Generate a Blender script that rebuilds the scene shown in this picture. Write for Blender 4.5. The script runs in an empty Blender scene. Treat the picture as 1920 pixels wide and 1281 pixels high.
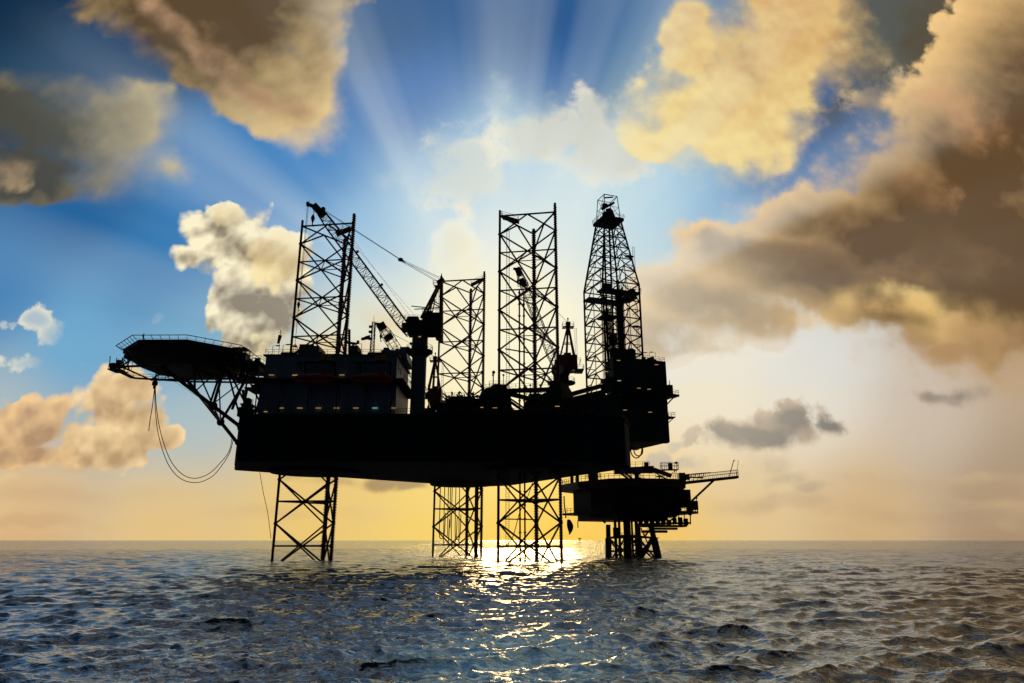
import bpy, math, random
import numpy as np
from mathutils import Vector, Matrix

R = math.radians
scene = bpy.context.scene
COL = scene.collection
# ---------------------------------------------------------------- survey of the view (metres; camera over 0,0)
F, TH, CX, CY, EYE = 1308.0, R(15.9), 960.0, 640.5, 4.5
SN, CS = math.sin(TH), math.cos(TH)
def pq(u, v):
    """bearing of a sighting: X/Y and (Z-EYE)/Y"""
    b = CY - v
    dy = -b*SN + F*CS
    return (u-CX)/dy, (b*CS + F*SN)/dy
def at(u, v, Y):
    p, q = pq(u, v)
    return Vector((p*Y, Y, q*Y+EYE))
def srgb(r, g, b):
    f = lambda c: (c/255/12.92) if c/255 <= .04045 else ((c/255+.055)/1.055)**2.4
    return (f(r), f(g), f(b))

cam_d = bpy.data.cameras.new('camera'); cam = bpy.data.objects.new('camera', cam_d); COL.objects.link(cam)
cam.location = (0, 0, EYE); cam.rotation_euler = (R(90)+TH, 0, 0)
cam_d.sensor_width = 36; cam_d.lens = F/1920*36; cam_d.clip_end = 120000; cam_d.clip_start = .5
scene.camera = cam
vs = scene.view_settings
vs.view_transform = 'Standard'; vs.look = 'None'; vs.gamma = 1; vs.exposure = 0; vs.use_curve_mapping = False

# ---------------------------------------------------------------- node helpers
class NB:
    def __init__(s, tree): s.t = tree; s.n = tree.nodes; s.l = tree.links; s.dim = '3D'; s.vf = 'F1'
    def inp(s, sock, val):
        if hasattr(val, 'is_output') or isinstance(val, bpy.types.NodeSocket): s.l.new(val, sock)
        elif isinstance(val, (tuple, list, Vector)) and len(sock.default_value) == 4 and len(val) == 3: sock.default_value = (*val, 1)
        else: sock.default_value = val
    def m(s, op, a, b=None, c=None, clamp=False):
        n = s.n.new('ShaderNodeMath'); n.operation = op; n.use_clamp = clamp
        for i, x in enumerate((a, b, c)):
            if x is not None: s.inp(n.inputs[i], x)
        return n.outputs[0]
    def v(s, op, a, b=None, scale=None):
        n = s.n.new('ShaderNodeVectorMath'); n.operation = op
        s.inp(n.inputs[0], a)
        if b is not None: s.inp(n.inputs[1], b)
        if scale is not None: s.inp(n.inputs['Scale'], scale)
        return n.outputs['Value'] if op in ('LENGTH', 'DOT_PRODUCT', 'DISTANCE') else n.outputs[0]
    def ss(s, x, a, b, lo=0., hi=1.):
        n = s.n.new('ShaderNodeMapRange'); n.interpolation_type = 'SMOOTHSTEP'
        for i, k in enumerate((x, a, b, lo, hi)): s.inp(n.inputs[i], k)
        return n.outputs[0]
    def lin(s, x, a, b, lo=0., hi=1.):
        n = s.n.new('ShaderNodeMapRange')
        for i, k in enumerate((x, a, b, lo, hi)): s.inp(n.inputs[i], k)
        return n.outputs[0]
    def mix(s, f, a, b):
        n = s.n.new('ShaderNodeMix'); n.data_type = 'RGBA'
        s.inp(n.inputs[0], f); s.inp(n.inputs[6], a); s.inp(n.inputs[7], b)
        return n.outputs[2]
    def vmix(s, f, a, b):
        n = s.n.new('ShaderNodeMix'); n.data_type = 'VECTOR'
        s.inp(n.inputs[0], f); s.inp(n.inputs[4], a); s.inp(n.inputs[5], b)
        return n.outputs[1]
    def noise(s, vec, scale, detail=4, rough=.5, dist=0., out=0, lac=2.):
        n = s.n.new('ShaderNodeTexNoise'); n.noise_dimensions = s.dim
        s.inp(n.inputs['Vector'], vec); n.inputs['Scale'].default_value = scale; n.inputs['Detail'].default_value = detail
        n.inputs['Roughness'].default_value = rough; n.inputs['Distortion'].default_value = dist; n.inputs['Lacunarity'].default_value = lac
        return n.outputs[out]
    def voro(s, vec, scale, detail=2, rough=.5, smooth=.4):
        n = s.n.new('ShaderNodeTexVoronoi'); n.feature = s.vf; n.voronoi_dimensions = '2D'; n.normalize = False
        s.inp(n.inputs['Vector'], vec); n.inputs['Scale'].default_value = scale; n.inputs['Detail'].default_value = detail
        n.inputs['Roughness'].default_value = rough
        return n.outputs['Distance']
    def xyz(s, x, y, z=0.):
        n = s.n.new('ShaderNodeCombineXYZ')
        for i, k in enumerate((x, y, z)): s.inp(n.inputs[i], k)
        return n.outputs[0]
    def sep(s, v):
        n = s.n.new('ShaderNodeSeparateXYZ'); s.inp(n.inputs[0], v); return n.outputs

# ---------------------------------------------------------------- sky (world)
SUN_EL, SUN_AZ = R(6.2), R(0.9)      # azimuth east of +Y
W = bpy.data.worlds.new('World'); scene.world = W; W.use_nodes = True
W.node_tree.nodes.clear()
B = NB(W.node_tree)
geo = B.n.new('ShaderNodeTexCoord').outputs['Generated']
dx, dy_, dz = B.sep(geo)
ysafe = B.m('MAXIMUM', dy_, .12)
P_ = B.m('DIVIDE', dx, ysafe); Q_ = B.m('DIVIDE', dz, ysafe)
PQ = B.xyz(P_, Q_)
# clear air: a few tints blended by bearing
TINTS = [  # u, v, colour, weight radius
    (0, 0, (2,40,70)), (0, 200, (2,56,88)), (160, 380, (26,94,152)), (0, 560, (48,122,180)), (130, 650, (98,168,210)), (240, 100,(4,56,98)),
    (0, 760, (170,190,195)), (0, 900, (226,192,140)), (0, 1000, (216,174,120)),
    (300, 520, (36,116,176)), (430, 350, (24,114,182)), (330, 640, (115,172,202)), (360, 800, (170,192,200)), (330, 960, (232,195,125)),
    (700, 60, (4,68,124)), (760, 200, (8,92,170)), (600, 330, (22,120,190)), (690, 430, (118,180,222)), (700, 620, (215,222,205)),
    (820, 420, (178,214,232)), (930, 440, (222,234,230)), (1200, 360, (178,212,232)), (980, 300, (160,204,230)), (600, 960, (236,198,112)), (640, 860, (232,200,128)), (1000, 70, (4,70,130)), (1050, 150, (12,94,164)),
    (880, 330, (130,184,222)), (1080, 350, (210,230,234)), (900, 560, (255,246,215)), (1000, 640, (255,244,208)), (860, 745, (255,232,170)),
    (820, 950, (244,208,100)), (1000, 900, (255,216,90)), (1020, 985, (255,194,52)), (1030, 945, (255,206,62)), (1170, 200, (110,140,160)), (1230, 430, (170,212,230)),
    (1330, 450, (70,150,205)), (1500, 330, (26,94,158)), (1300, 620, (226,222,205)), (1600, 280, (62,100,150)), (1700, 130, (84,88,80)), (1900, 60, (95,80,62)),
    (1450, 560, (225,215,190)), (1500, 650, (208,216,224)), (1350, 760, (240,230,205)), (1500, 745, (232,224,208)), (1750, 780, (206,190,172)), (1900, 640, (190,160,125)), (1900, 900, (172,150,122)),
    (1400, 930, (222,192,138)), (1620, 960, (208,174,124)), (1240, 985, (240,194,96)), (1900, 1000, (168,140,108)), (1150, 1000, (246,198,84)),
]
def tint_field(B, vec):
    num = den = None
    for (u, v, c) in TINTS:
        p, q = pq(u, v)
        d = B.v('DISTANCE', vec, (p, q, 0))
        w = B.m('POWER', B.m('MULTIPLY_ADD', d, d, .011), -2.6)
        t = B.v('SCALE', srgb(*c), scale=w)
        num = t if num is None else B.v('ADD', num, t)
        den = w if den is None else B.m('ADD', den, w)
    return B.v('SCALE', num, scale=B.m('DIVIDE', 1., den))
PQc = B.xyz(B.m('MINIMUM', B.m('MAXIMUM', P_, -1.1), 1.1), B.m('MINIMUM', B.m('MAXIMUM', Q_, 0.), 1.1))
sky = tint_field(B, PQc)

# light rays painted into the sky colour, fanning out of the sun's place
sp, sq = pq(935, 690)
rel = B.v('SUBTRACT', PQ, (sp, sq, 0))
rad = B.v('LENGTH', rel)
ang = B.v('NORMALIZE', rel)
ray = B.noise(B.v('ADD', ang, B.xyz(0., 0., B.m('MULTIPLY', rad, .12))), 3.0, 2, .6)
ray2 = B.noise(B.v('ADD', ang, B.xyz(0., 0., B.m('ADD', B.m('MULTIPLY', rad, .1), 7.))), 8., 1, .6)
B.dim = '2D'
rayv = B.m('ADD', B.ss(ray, .38, .66), B.m('MULTIPLY', B.ss(ray2, .4, .7), .35))
rayw = B.m('MULTIPLY', B.ss(rad, .12, .4), B.ss(rad, 1.15, .5))
up = B.ss(B.sep(rel)[1], -.05, .2)
raym = B.m('MULTIPLY', B.m('MULTIPLY', rayv, rayw), up)
sky = B.vmix(B.m('MULTIPLY', raym, .08), sky, srgb(165, 210, 232))

# domain warp + cloud noises shared by every cloud
radial_uv = B.xyz(B.m('MULTIPLY', B.m('ARCTAN2', B.sep(rel)[0], B.sep(rel)[1]), 1.2), B.m('MULTIPLY', rad, .6), 3.)
warp = B.xyz(B.m('MULTIPLY', B.m('SUBTRACT', B.noise(PQ, 5.0, 3, .55), .5), .065), B.m('MULTIPLY', B.m('SUBTRACT', B.noise(B.v('ADD', PQ, (9., 4., 0.)), 5.0, 3, .55), .5), .065))
PW = B.v('MULTIPLY', B.v('ADD', PQ, warp), (1, 1, 0))
nf = B.noise(PQ, 7.5, 9, .58)                       # fractal
nfl = B.noise(B.v('ADD', PQ, (-.012, -.030, 0)), 7.5, 6, .56)   # same, a step away for relief
bil = B.voro(B.v('ADD', PQ, B.v('SCALE', warp, scale=.5)), 17., 2.0, .5)       # puffs
bil2 = B.voro(B.v('ADD', B.v('ADD', PQ, B.v('SCALE', warp, scale=.5)), (.0, .018, 0)), 17., 2.0, .5)
nlow = B.noise(B.v('ADD', PQ, (5., 1., 0.)), 6., 2, .5)
nf2 = B.noise(B.v('ADD', PQ, (3., 7., 0.)), 24., 7, .62)
soft = B.noise(radial_uv, 4.2, 4, .5)               # streaked along the rays
relief = B.m('MULTIPLY', B.m('SUBTRACT', bil, bil2), 1.)
reliefn = B.m('SUBTRACT', nf, nfl)

def ell(u, v, ru, rv, rot=0, w=None):
    """soft ellipse by bearing: 1 in the middle, 0 at the rim"""
    p, q = pq(u, v)
    pu, _ = pq(u+ru, v); _, qv = pq(u, v-rv)
    n = B.n.new('ShaderNodeMapping'); n.vector_type = 'TEXTURE'
    B.inp(n.inputs[0], PWi[0])
    n.inputs['Location'].default_value = (p, q, 0); n.inputs['Rotation'].default_value = (0, 0, R(rot))
    n.inputs['Scale'].default_value = (pu-p, qv-q, 1)
    return B.m('SUBTRACT', 1., B.v('LENGTH', n.outputs[0]))
PWi = [PW]
def union(es, k=.18):
    f = None
    for e in es:
        x = ell(*e)
        f = x if f is None else B.m('SMOOTH_MAX', f, x, k)
    return f
def cloud(sky, es, lit, dark, puff=.5, fract=.6, softk=0., edge=.3, core=(.12, .8), op=1., k=.22, rel=0., dirw=None, grow=.12, fine=.3, tex=.1, dw=.6):
    # each layer waits for the one before (keeps the shader's working memory small)
    tokv = B.v('SCALE', sky, scale=1e-9); tok = B.v('DOT_PRODUCT', tokv, (1, 1, 1))
    PWi[0] = B.v('ADD', PW, tokv)
    u0 = B.m('ADD', B.m('ADD', union(es, k), tok), grow)
    nf, bil, soft, nf2, nlow = (B.m('ADD', globals()[x], tok) for x in ('nf', 'bil', 'soft', 'nf2', 'nlow'))
    f = B.m('MULTIPLY_ADD', B.m('SUBTRACT', .46, bil), puff, u0)
    f = B.m('MULTIPLY_ADD', B.m('SUBTRACT', nf, .5), fract*1.7, f)
    if fine: f = B.m('MULTIPLY_ADD', B.m('SUBTRACT', nf2, .5), fine*1.9, f)
    if softk: f = B.m('MULTIPLY_ADD', B.m('SUBTRACT', soft, .5), softk*1.6, f)
    e = B.m('MULTIPLY', B.ss(nlow, .36, .64, .45, 1.9), edge)
    a = B.m('MULTIPLY', B.ss(f, -.02, e), op)
    if op < .9: a = B.m('MULTIPLY', a, B.ss(nf, .30, .58, .45, 1.))
    s = B.ss(B.m('MULTIPLY_ADD', B.m('SUBTRACT', f, u0), .3, u0), *core)
    if dirw:                     # darker towards one side: (u0,v0) bright -> (u1,v1) dark
        (a0, b0), (a1, b1) = dirw
        a0 = Vector((*pq(a0, b0), 0)); a1 = Vector((*pq(a1, b1), 0)); d = (a1-a0); L = d.length; d /= L
        g = B.v('DOT_PRODUCT', B.v('SUBTRACT', B.v('ADD', PQ, tokv), tuple(a0)), tuple(d/L))
        g = B.m('MINIMUM', B.m('MAXIMUM', g, 0.), 1.15)
        s = B.m('MULTIPLY_ADD', s, 1-dw, B.m('MULTIPLY', g, dw))
    if rel: s = B.m('ADD', s, B.m('MULTIPLY', B.m('ADD', B.m('ADD', relief, B.m('MULTIPLY', reliefn, 1.8)), tok), rel))
    s = B.m('MULTIPLY_ADD', B.m('SUBTRACT', .5, nf), tex*2.2, s, clamp=True)
    return B.vmix(a, sky, B.vmix(s, srgb(*lit), srgb(*dark)))
# the clouds, far to near.  (u, v) are sightings turned into bearings
# low banks near the horizon
sky = cloud(sky, [(150,930,330,40),(520,960,300,30),(60,985,250,26)], (236,204,150), (204,168,126), .2, .8, 0, .9, (.1,.9), .5)
sky = cloud(sky, [(1420,950,260,34),(1750,965,320,34),(1650,905,200,30),(1850,915,160,34)], (222,188,138), (180,152,120), .2, .8, 0, .9, (.1,.9), .5)
sky = cloud(sky, [(712,908,62,20),(765,900,40,20),(770,915,50,16),(610,905,70,15),(560,900,50,14)], (232,190,112), (140,110,80), .4, .7, 0, .6, (0.,.6), .75)
# small broken tufts at the left
sky = cloud(sky, [(72,605,34,24,-30),(92,640,26,34),(50,692,50,22),(4,622,22,18),(145,692,10,10),(272,606,20,12)], (232,226,204), (176,194,202), .9, 1.4, 0, 1.1, (.1,.9), .89, fine=1.1, grow=.02)
# lower left cumulus towers
sky = cloud(sky, [(200,755,62,66),(228,728,56,44),(185,825,76,52),(264,735,26,34),(255,800,46,66),(148,850,50,28),(300,822,26,22)], (250,218,164), (186,154,114), .55, .3, 0, .22, (.05,.85), 1., .1, .75, ((235,700),(205,880)), .2, .25, .14)
sky = cloud(sky, [(70,805,74,46),(15,805,54,40),(98,775,38,32),(50,850,90,30)], (246,204,146), (178,142,108), .55, .3, 0, .25, (.05,.85), .95, .12, .75, ((90,750),(70,880)), .2, .25, .14)
# cumulus behind the first leg
sky = cloud(sky, [(430,450,86,62),(386,436,56,44),(500,490,76,62),(350,484,40,28),(455,545,74,70),(515,580,66,66),(545,520,44,60),(480,620,60,40)], (254,242,204), (132,116,94), .5, .35, 0, .2, (.1,1.3), 1., .12, 1.0, ((400,400),(455,600)), .08, .25, .25, .6)
sky = cloud(sky, [(500,478,56,46),(535,505,40,40),(440,415,60,24),(395,500,26,22)], (252,228,166), (214,188,134), .5, .5, 0, .6, (.1,1.0), .8, .12, .6)
# warm bank behind the masts
sky = cloud(sky, [(720,590,110,66),(660,650,110,70),(800,610,90,70),(560,650,100,50)], (255,240,186), (228,196,138), .5, .6, 0, .6, (.1,.9), .85)
sky = cloud(sky, [(880,560,90,110),(850,470,60,60),(980,560,80,130)], (255,246,214), (250,226,160), .3, .6, 0, .9, (.1,.9), .6)
# wisps above the rig
sky = cloud(sky, [(735,335,56,24,14),(840,315,90,56,25),(890,320,70,60)], (250,238,206), (206,212,204), .2, 1.3, .7, 1.5, (.1,.9), .85, grow=.4, fine=.8)
sky = cloud(sky, [(942,190,36,44,15),(968,245,26,70)], (232,234,216), (180,204,212), .2, 1.3, .7, 1.3, (.1,.9), .85, grow=.4, fine=.8)
sky = cloud(sky, [(1050,250,110,56,-8),(1140,280,100,60,-10),(1100,205,34,40),(1000,250,60,60)], (252,240,208), (208,208,194), .2, 1.1, .7, 1.5, (.1,.9), .9, grow=.4, fine=.7)
# upper left clouds, drawn out by the wind
sky = cloud(sky, [(330,40,150,70,-38),(430,120,160,76,-38),(530,185,130,66,-30),(585,120,56,130,0),(400,-10,230,80,0),(480,50,140,130,0),(430,-60,220,90,0)], (238,206,144), (90,70,44), .16, .13, .25, .42, (.2,1.1), .98, .25, .15, ((640,215),(480,70)), .26, .14, .05, .75)
sky = cloud(sky, [(360,70,150,30,-38),(470,170,140,30,-36),(560,215,80,30,-20)], (196,156,118), (170,134,100), .1, .3, .5, 1.2, (.2,1.1), .8, grow=.1)
sky = cloud(sky, [(110,250,240,84,-16),(240,240,90,80,-25),(60,310,170,50,-10),(10,330,60,44)], (200,180,130), (72,70,58), .14, .13, .2, .6, (.2,1.1), .95, .25, .15, ((335,225),(120,280)), .3, .14, .05, .75)
sky = cloud(sky, [(10,318,66,40,-10)], (206,178,136), (190,160,124), .3, .5, .3, .9, (.2,1.1), .8)
# upper right cloud
sky = cloud(sky, [(1750,40,330,170,-20),(1600,170,190,140,-35)], (132,114,88), (86,76,58), .1, .4, .6, 1.9, (.05,1.), .88, grow=.3)
sky = cloud(sky, [(1330,230,160,84,-12),(1400,130,150,110,-30),(1285,90,50,80,0),(1500,60,140,100,-10),(1300,40,50,50,0),(1430,240,90,90),(1220,265,80,34,-35)], (246,222,150), (206,150,90), .24, .25, .3, .55, (.5,1.8), .96, .22, .3, ((1300,330),(1620,-40)), .3, .25, .16, .75)
sky = cloud(sky, [(1385,95,60,56,-30),(1410,140,44,50,20)], (196,150,100), (126,98,70), .3, .6, .3, 1.3, (.1,1.0), .8)
sky = cloud(sky, [(1650,190,90,46,-25),(1700,180,60,50)], (222,200,164), (160,142,122), .45, 1.4, .2, 1.0, (.1,.9), .9, grow=.25, fine=.7)
# the great band on the right
sky = cloud(sky, [(1930,150,170,240,-15),(1830,290,180,180,-35),(1740,400,200,120,-28),(1620,450,200,90,-20),(1480,500,220,84,-16),(1340,570,180,66,-16),(1230,620,130,60,-8),(1880,500,280,190,0),(1500,420,100,50,-5),(1690,560,190,60)], (242,200,136), (98,74,48), .26, .16, .12, .26, (.02,.9), 1., .4, .12, ((1400,350),(1560,500)), .2, .16, .05, .42)
sky = cloud(sky, [(1700,330,110,60,-50),(1800,220,90,60,-50)], (226,168,112), (200,150,100), .2, .4, .4, 1.5, (.1,1.), .75, grow=.2)
sky = cloud(sky, [(1520,500,260,50,-17),(1350,575,170,44,-17),(1760,470,160,60,-20)], (136,106,72), (110,84,56), .15, .4, .4, 1.4, (.1,1.), .8, grow=.15)
sky = cloud(sky, [(1640,575,260,48,0),(1500,600,200,34,-6),(1850,610,160,60)], (250,216,138), (232,190,118), .1, .4, .4, 1.5, (.1,.9), .88, grow=.15)
sky = cloud(sky, [(1780,650,190,40,2),(1870,630,130,60),(1690,630,90,36)], (224,184,130), (176,138,98), .4, .4, 0, .8, (.05,.8), .85)
sky = cloud(sky, [(1480,650,260,46,-4),(1340,690,180,40)], (216,222,226), (230,226,216), .1, .5, 0, 1.4, (.05,.8), .75)
# small dark clouds low right
sky = cloud(sky, [(1425,826,130,36,6),(1490,800,84,46,0),(1552,800,46,30,-20),(1385,824,80,32)], (196,172,148), (112,106,102), .5, .5, 0, .5, (.0,.9), .95, .14, .5, None, .16, .5)
sky = cloud(sky, [(1430,880,90,44),(1470,910,100,26),(1530,925,80,18)], (220,192,146), (178,158,130), .4, .8, 0, .9, (.05,.8), .7)
sky = cloud(sky, [(1800,738,96,30,8),(1770,745,70,24)], (190,166,140), (132,120,108), .5, .6, 0, .7, (.0,.9), .88, fine=.5, grow=.16)
sky = cloud(sky, [(1300,885,50,24,0),(1240,868,46,30),(1275,850,20,18)], (226,206,166), (160,160,160), .6, .8, 0, .9, (.0,.6), .7, fine=.6)

# light scattered round the sun's place, and shafts fanning out over cloud and clear air alike
def bump1(u, v, r):
    return B.m('POWER', B.ss(B.v('DISTANCE', B.v('ADD', PQ, B.v('SCALE', sky, scale=1e-9)), (*pq(u, v), 0)), r, 0.), 1.4)
sky = B.vmix(B.m('MULTIPLY', bump1(970, 520, .50), .42), sky, srgb(246, 246, 232))
sky = B.vmix(B.m('MULTIPLY', bump1(1330, 680, .34), .3), sky, srgb(250, 236, 204))
sky = B.vmix(B.m('MULTIPLY', bump1(960, 640, .24), .5), sky, srgb(255, 246, 206))
SH = [(655, 60, .04, .12), (730, 250, .02, .06), (330, 275, .05, .09), (960, 150, .05, .11), (905, 160, .03, .05), (1010, 120, .015, .04), (1085, 150, .03, .08), (1600, 300, .04, .18), (60, 480, .05, .12), (120, 620, .03, .08), (1450, 60, .03, .08), (1240, 90, .03, .14), (450, 300, .03, .06)]
sh = None
for (u, v, w, am) in SH:
    d = Vector((*pq(u, v), 0))-Vector((sp, sq, 0)); d.normalize()
    x = B.m('SUBTRACT', 1., B.v('DOT_PRODUCT', ang, tuple(d)))
    x = B.m('MULTIPLY', B.ss(x, w*w*3.0, 0.), am)
    sh = x if sh is None else B.m('ADD', sh, x)
sh = B.m('ADD', B.m('MULTIPLY', sh, 1.35), B.m('MULTIPLY', rayv, .07))
sh = B.m('MULTIPLY', B.m('MULTIPLY', sh, up), B.m('MULTIPLY', B.ss(rad, .05, .22), B.ss(rad, 1.15, .3)))
sky = B.vmix(sh, sky, srgb(222, 232, 232))

# real atmosphere for the part of the sky at the photographer's back
nis = B.n.new('ShaderNodeTexSky'); nis.sky_type = 'NISHITA'; nis.sun_disc = False
nis.sun_elevation = SUN_EL; nis.sun_rotation = SUN_AZ; nis.dust_density = 2.0
back = B.v('SCALE', nis.outputs[0], scale=.010)
front = B.m('MULTIPLY', B.ss(dy_, .1, .42), 1.)
hi = B.ss(dz, .86, .70)
over = B.m('MULTIPLY', B.ss(dz, .74, .90), B.ss(dy_, -.02, .25))      # bright patch added overhead, out of view, to brighten the water
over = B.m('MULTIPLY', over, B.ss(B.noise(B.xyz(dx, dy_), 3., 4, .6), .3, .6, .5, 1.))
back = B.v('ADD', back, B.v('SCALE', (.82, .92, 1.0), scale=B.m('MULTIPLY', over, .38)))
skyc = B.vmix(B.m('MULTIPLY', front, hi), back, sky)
# blaze of the hidden sun through thin cloud
sunv = Vector((math.sin(SUN_AZ)*math.cos(SUN_EL), math.cos(SUN_AZ)*math.cos(SUN_EL), math.sin(SUN_EL)))
cosd = B.v('DOT_PRODUCT', geo, tuple(sunv))
g1 = B.m('POWER', B.m('MAXIMUM', cosd, 0.), 260.)
g2 = B.m('POWER', B.m('MAXIMUM', cosd, 0.), 30.)
glow = B.v('ADD', B.v('SCALE', (1.0, .78, .42), scale=B.m('MULTIPLY', g1, .10)), B.v('SCALE', (1.0, .86, .6), scale=B.m('MULTIPLY', g2, .03)))
skyc = B.v('ADD', skyc, glow)
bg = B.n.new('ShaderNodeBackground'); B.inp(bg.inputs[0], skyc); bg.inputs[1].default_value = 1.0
wo = B.n.new('ShaderNodeOutputWorld'); B.l.new(bg.outputs[0], wo.inputs[0])
W.cycles.sampling_method = 'NONE'
scene.cycles.use_adaptive_sampling = True; scene.cycles.adaptive_threshold = .02; scene.cycles.adaptive_min_samples = 12
scene.cycles.use_denoising = True; scene.cycles.max_bounces = 4; scene.cycles.glossy_bounces = 2; scene.cycles.diffuse_bounces = 2

sd = bpy.data.lights.new('sun', 'SUN'); sun = bpy.data.objects.new('sun', sd); COL.objects.link(sun)
sd.energy = .5; sd.angle = R(8.5); sd.color = (1, .64, .28)
sun.rotation_euler = (-sunv).to_track_quat('-Z', 'Y').to_euler(); sun.location = (60, 400, 200)

# ---------------------------------------------------------------- sea
def build_sea():
    rng = np.random.RandomState(7)
    ncol, nb = 1300, 30
    th = np.concatenate([np.linspace(R(-52), R(52), ncol), np.linspace(R(52), R(308), nb+2)[1:-1]])
    r = [3.0]
    while r[-1] < 420: r.append(r[-1]*1.0045 + .003)
    while r[-1] < 60000: r.append(r[-1]*1.06)
    r = np.array(r)
    T, Rr = np.meshgrid(th, r)
    X = Rr*np.sin(T); Y = Rr*np.cos(T)
    sp = np.maximum(np.gradient(r)[:, None]*np.ones_like(T), Rr*np.where(T < R(52.1), R(104)/ncol, R(5)))
    Z = np.zeros_like(X); DX = np.zeros_like(X); DY = np.zeros_like(X)
    near = r < 900
    n1 = near.sum()
    xs, ys, sps = X[:n1], Y[:n1], sp[:n1]
    N = 110
    lam = np.geomspace(.30, 9, N)*(1+.08*rng.randn(N))
    gust = .85+.5*np.clip(np.sin(xs*.021+1.3)*np.sin(ys*.017+.4)+.35*np.sin(xs*.06+ys*.04), -1, 1)*.8
    for i in range(N):
        L = lam[i]
        spread = R(75) if L < 1.2 else R(48) if L < 5 else R(26)
        d = R(-78) + spread*rng.randn()*.62
        kx, ky = math.cos(d)*2*math.pi/L, math.sin(d)*2*math.pi/L
        k = 2*math.pi/L
        slope = (.040 if L < 1.5 else .042 if L < 4 else .018)
        a = slope/k*WAVE
        ph = rng.rand()*6.283
        f = np.clip(L/(2.6*sps)-.6, 0, 1)*a
        if L < 6: f = f*gust
        arg = kx*xs+ky*ys+ph
        c = np.cos(arg); s = np.sin(arg)
        Z[:n1] += f*c; DX[:n1] -= f*s*kx/k*1.15; DY[:n1] -= f*s*ky/k*1.15
    X += DX; Y += DY
    nr, nc = X.shape
    co = np.stack([X, Y, Z], -1).reshape(-1, 3).astype(np.float32)
    ii, jj = np.meshgrid(np.arange(nr-1), np.arange(nc), indexing='ij')
    j2 = (jj+1) % nc
    q = np.stack([ii*nc+jj, ii*nc+j2, (ii+1)*nc+j2, (ii+1)*nc+jj], -1).reshape(-1, 4)[:, ::-1]
    me = bpy.data.meshes.new('sea')
    me.vertices.add(len(co)); me.vertices.foreach_set('co', co.ravel())
    me.loops.add(q.size); me.loops.foreach_set('vertex_index', q.ravel().astype(np.int32))
    me.polygons.add(len(q)); me.polygons.foreach_set('loop_start', np.arange(0, q.size, 4, dtype=np.int32))
    me.polygons.foreach_set('use_smooth', np.ones(len(q), dtype=bool))
    me.update(calc_edges=True)
    o = bpy.data.objects.new('sea', me); COL.objects.link(o); o['kind'] = 'structure'
    m = bpy.data.materials.new('sea_water'); m.use_nodes = True; t = m.node_tree; t.nodes.clear(); N_ = NB(t)
    pos = N_.n.new('ShaderNodeNewGeometry').outputs['Position']
    b1 = N_.noise(N_.v('MULTIPLY', pos, (.6, 1, 1)), 1.7, 4, .55, .6)
    b1 = N_.m('SUBTRACT', 1., N_.m('ABSOLUTE', N_.m('MULTIPLY_ADD', b1, 2., -1.)))
    b3 = N_.noise(N_.v('MULTIPLY', pos, (.6, 1., 1)), .16, 7, .66, .3)
    dist = N_.v('LENGTH', N_.v('MULTIPLY', pos, (1, 1, 0)))
    h = N_.m('ADD', N_.m('MULTIPLY', b1, .06), N_.m('MULTIPLY', N_.m('MULTIPLY', b3, N_.lin(dist, 60., 260.)), 3.6))
    bump = N_.n.new('ShaderNodeBump'); bump.inputs['Strength'].default_value = 1.0; bump.inputs['Distance'].default_value = 1.0
    N_.l.new(h, bump.inputs['Height'])
    # churned, aerated patch of wake in front of the boat
    ds = N_.v('LENGTH', N_.v('MULTIPLY', N_.v('SUBTRACT', pos, (.4, 31.0, 0)), (1/6., 1/11., 0)))
    wob = N_.noise(pos, .35, 4, .6)
    patch = N_.ss(N_.m('ADD', ds, N_.m('MULTIPLY', N_.m('SUBTRACT', wob, .5), 1.2)), 1.15, .3)
    fo = N_.noise(pos, 1.1, 8, .68, 1.2)
    fo2 = N_.noise(pos, 6.0, 5, .7, .6)
    foam = N_.m('MULTIPLY', N_.m('MULTIPLY', N_.ss(fo, .44, .60), N_.ss(fo2, .38, .6)), patch)
    ld = None                                          # broken water where the legs stand
    for lx, ly in LEGXY:
        d_ = N_.v('DISTANCE', N_.v('MULTIPLY', pos, (1, 1, 0)), (lx, ly, 0))
        ld = d_ if ld is None else N_.m('MINIMUM', ld, d_)
    wash = N_.m('MULTIPLY', N_.ss(N_.m('MULTIPLY_ADD', N_.m('SUBTRACT', wob, .5), 4., ld), 2.6, .4), N_.ss(fo2, .35, .6))
    foam = N_.m('MAXIMUM', foam, N_.m('MULTIPLY', wash, .8))
    base = N_.mix(patch, (.004, .014, .022), (.12, .75, .92))
    base = N_.mix(N_.m('MULTIPLY', foam, .85), base, (.75, .88, .9))
    pr = N_.n.new('ShaderNodeBsdfPrincipled')
    N_.l.new(base, pr.inputs['Base Color']); pr.inputs['IOR'].default_value = 1.42
    N_.inp(pr.inputs['Roughness'], N_.m('ADD', .035, N_.m('MULTIPLY', foam, .5)))
    N_.l.new(bump.outputs[0], pr.inputs['Normal'])
    gl = N_.n.new('ShaderNodeBsdfGlossy'); gl.inputs['Color'].default_value = (.76, .88, 1, 1); gl.inputs['Roughness'].default_value = .05; N_.l.new(bump.outputs[0], gl.inputs['Normal'])
    mx = N_.n.new('ShaderNodeMixShader'); mx.inputs[0].default_value = .22; N_.l.new(pr.outputs[0], mx.inputs[1]); N_.l.new(gl.outputs[0], mx.inputs[2])
    out = N_.n.new('ShaderNodeOutputMaterial'); N_.l.new(mx.outputs[0], out.inputs[0])
    me.materials.append(m)
WAVE = 1.0
LEGXY = [(cx+7.9*math.cos(R(a)), cy+7.9*math.sin(R(a))) for cx, cy in ((-46.2, 166), (4.4, 160), (-14.6, 205.2)) for a in (200.7, 80.7, -39.3)]+[(26, 197.2), (29.9, 188.3), (35.2, 201.3), (38.8, 191.5)]
build_sea()
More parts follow.
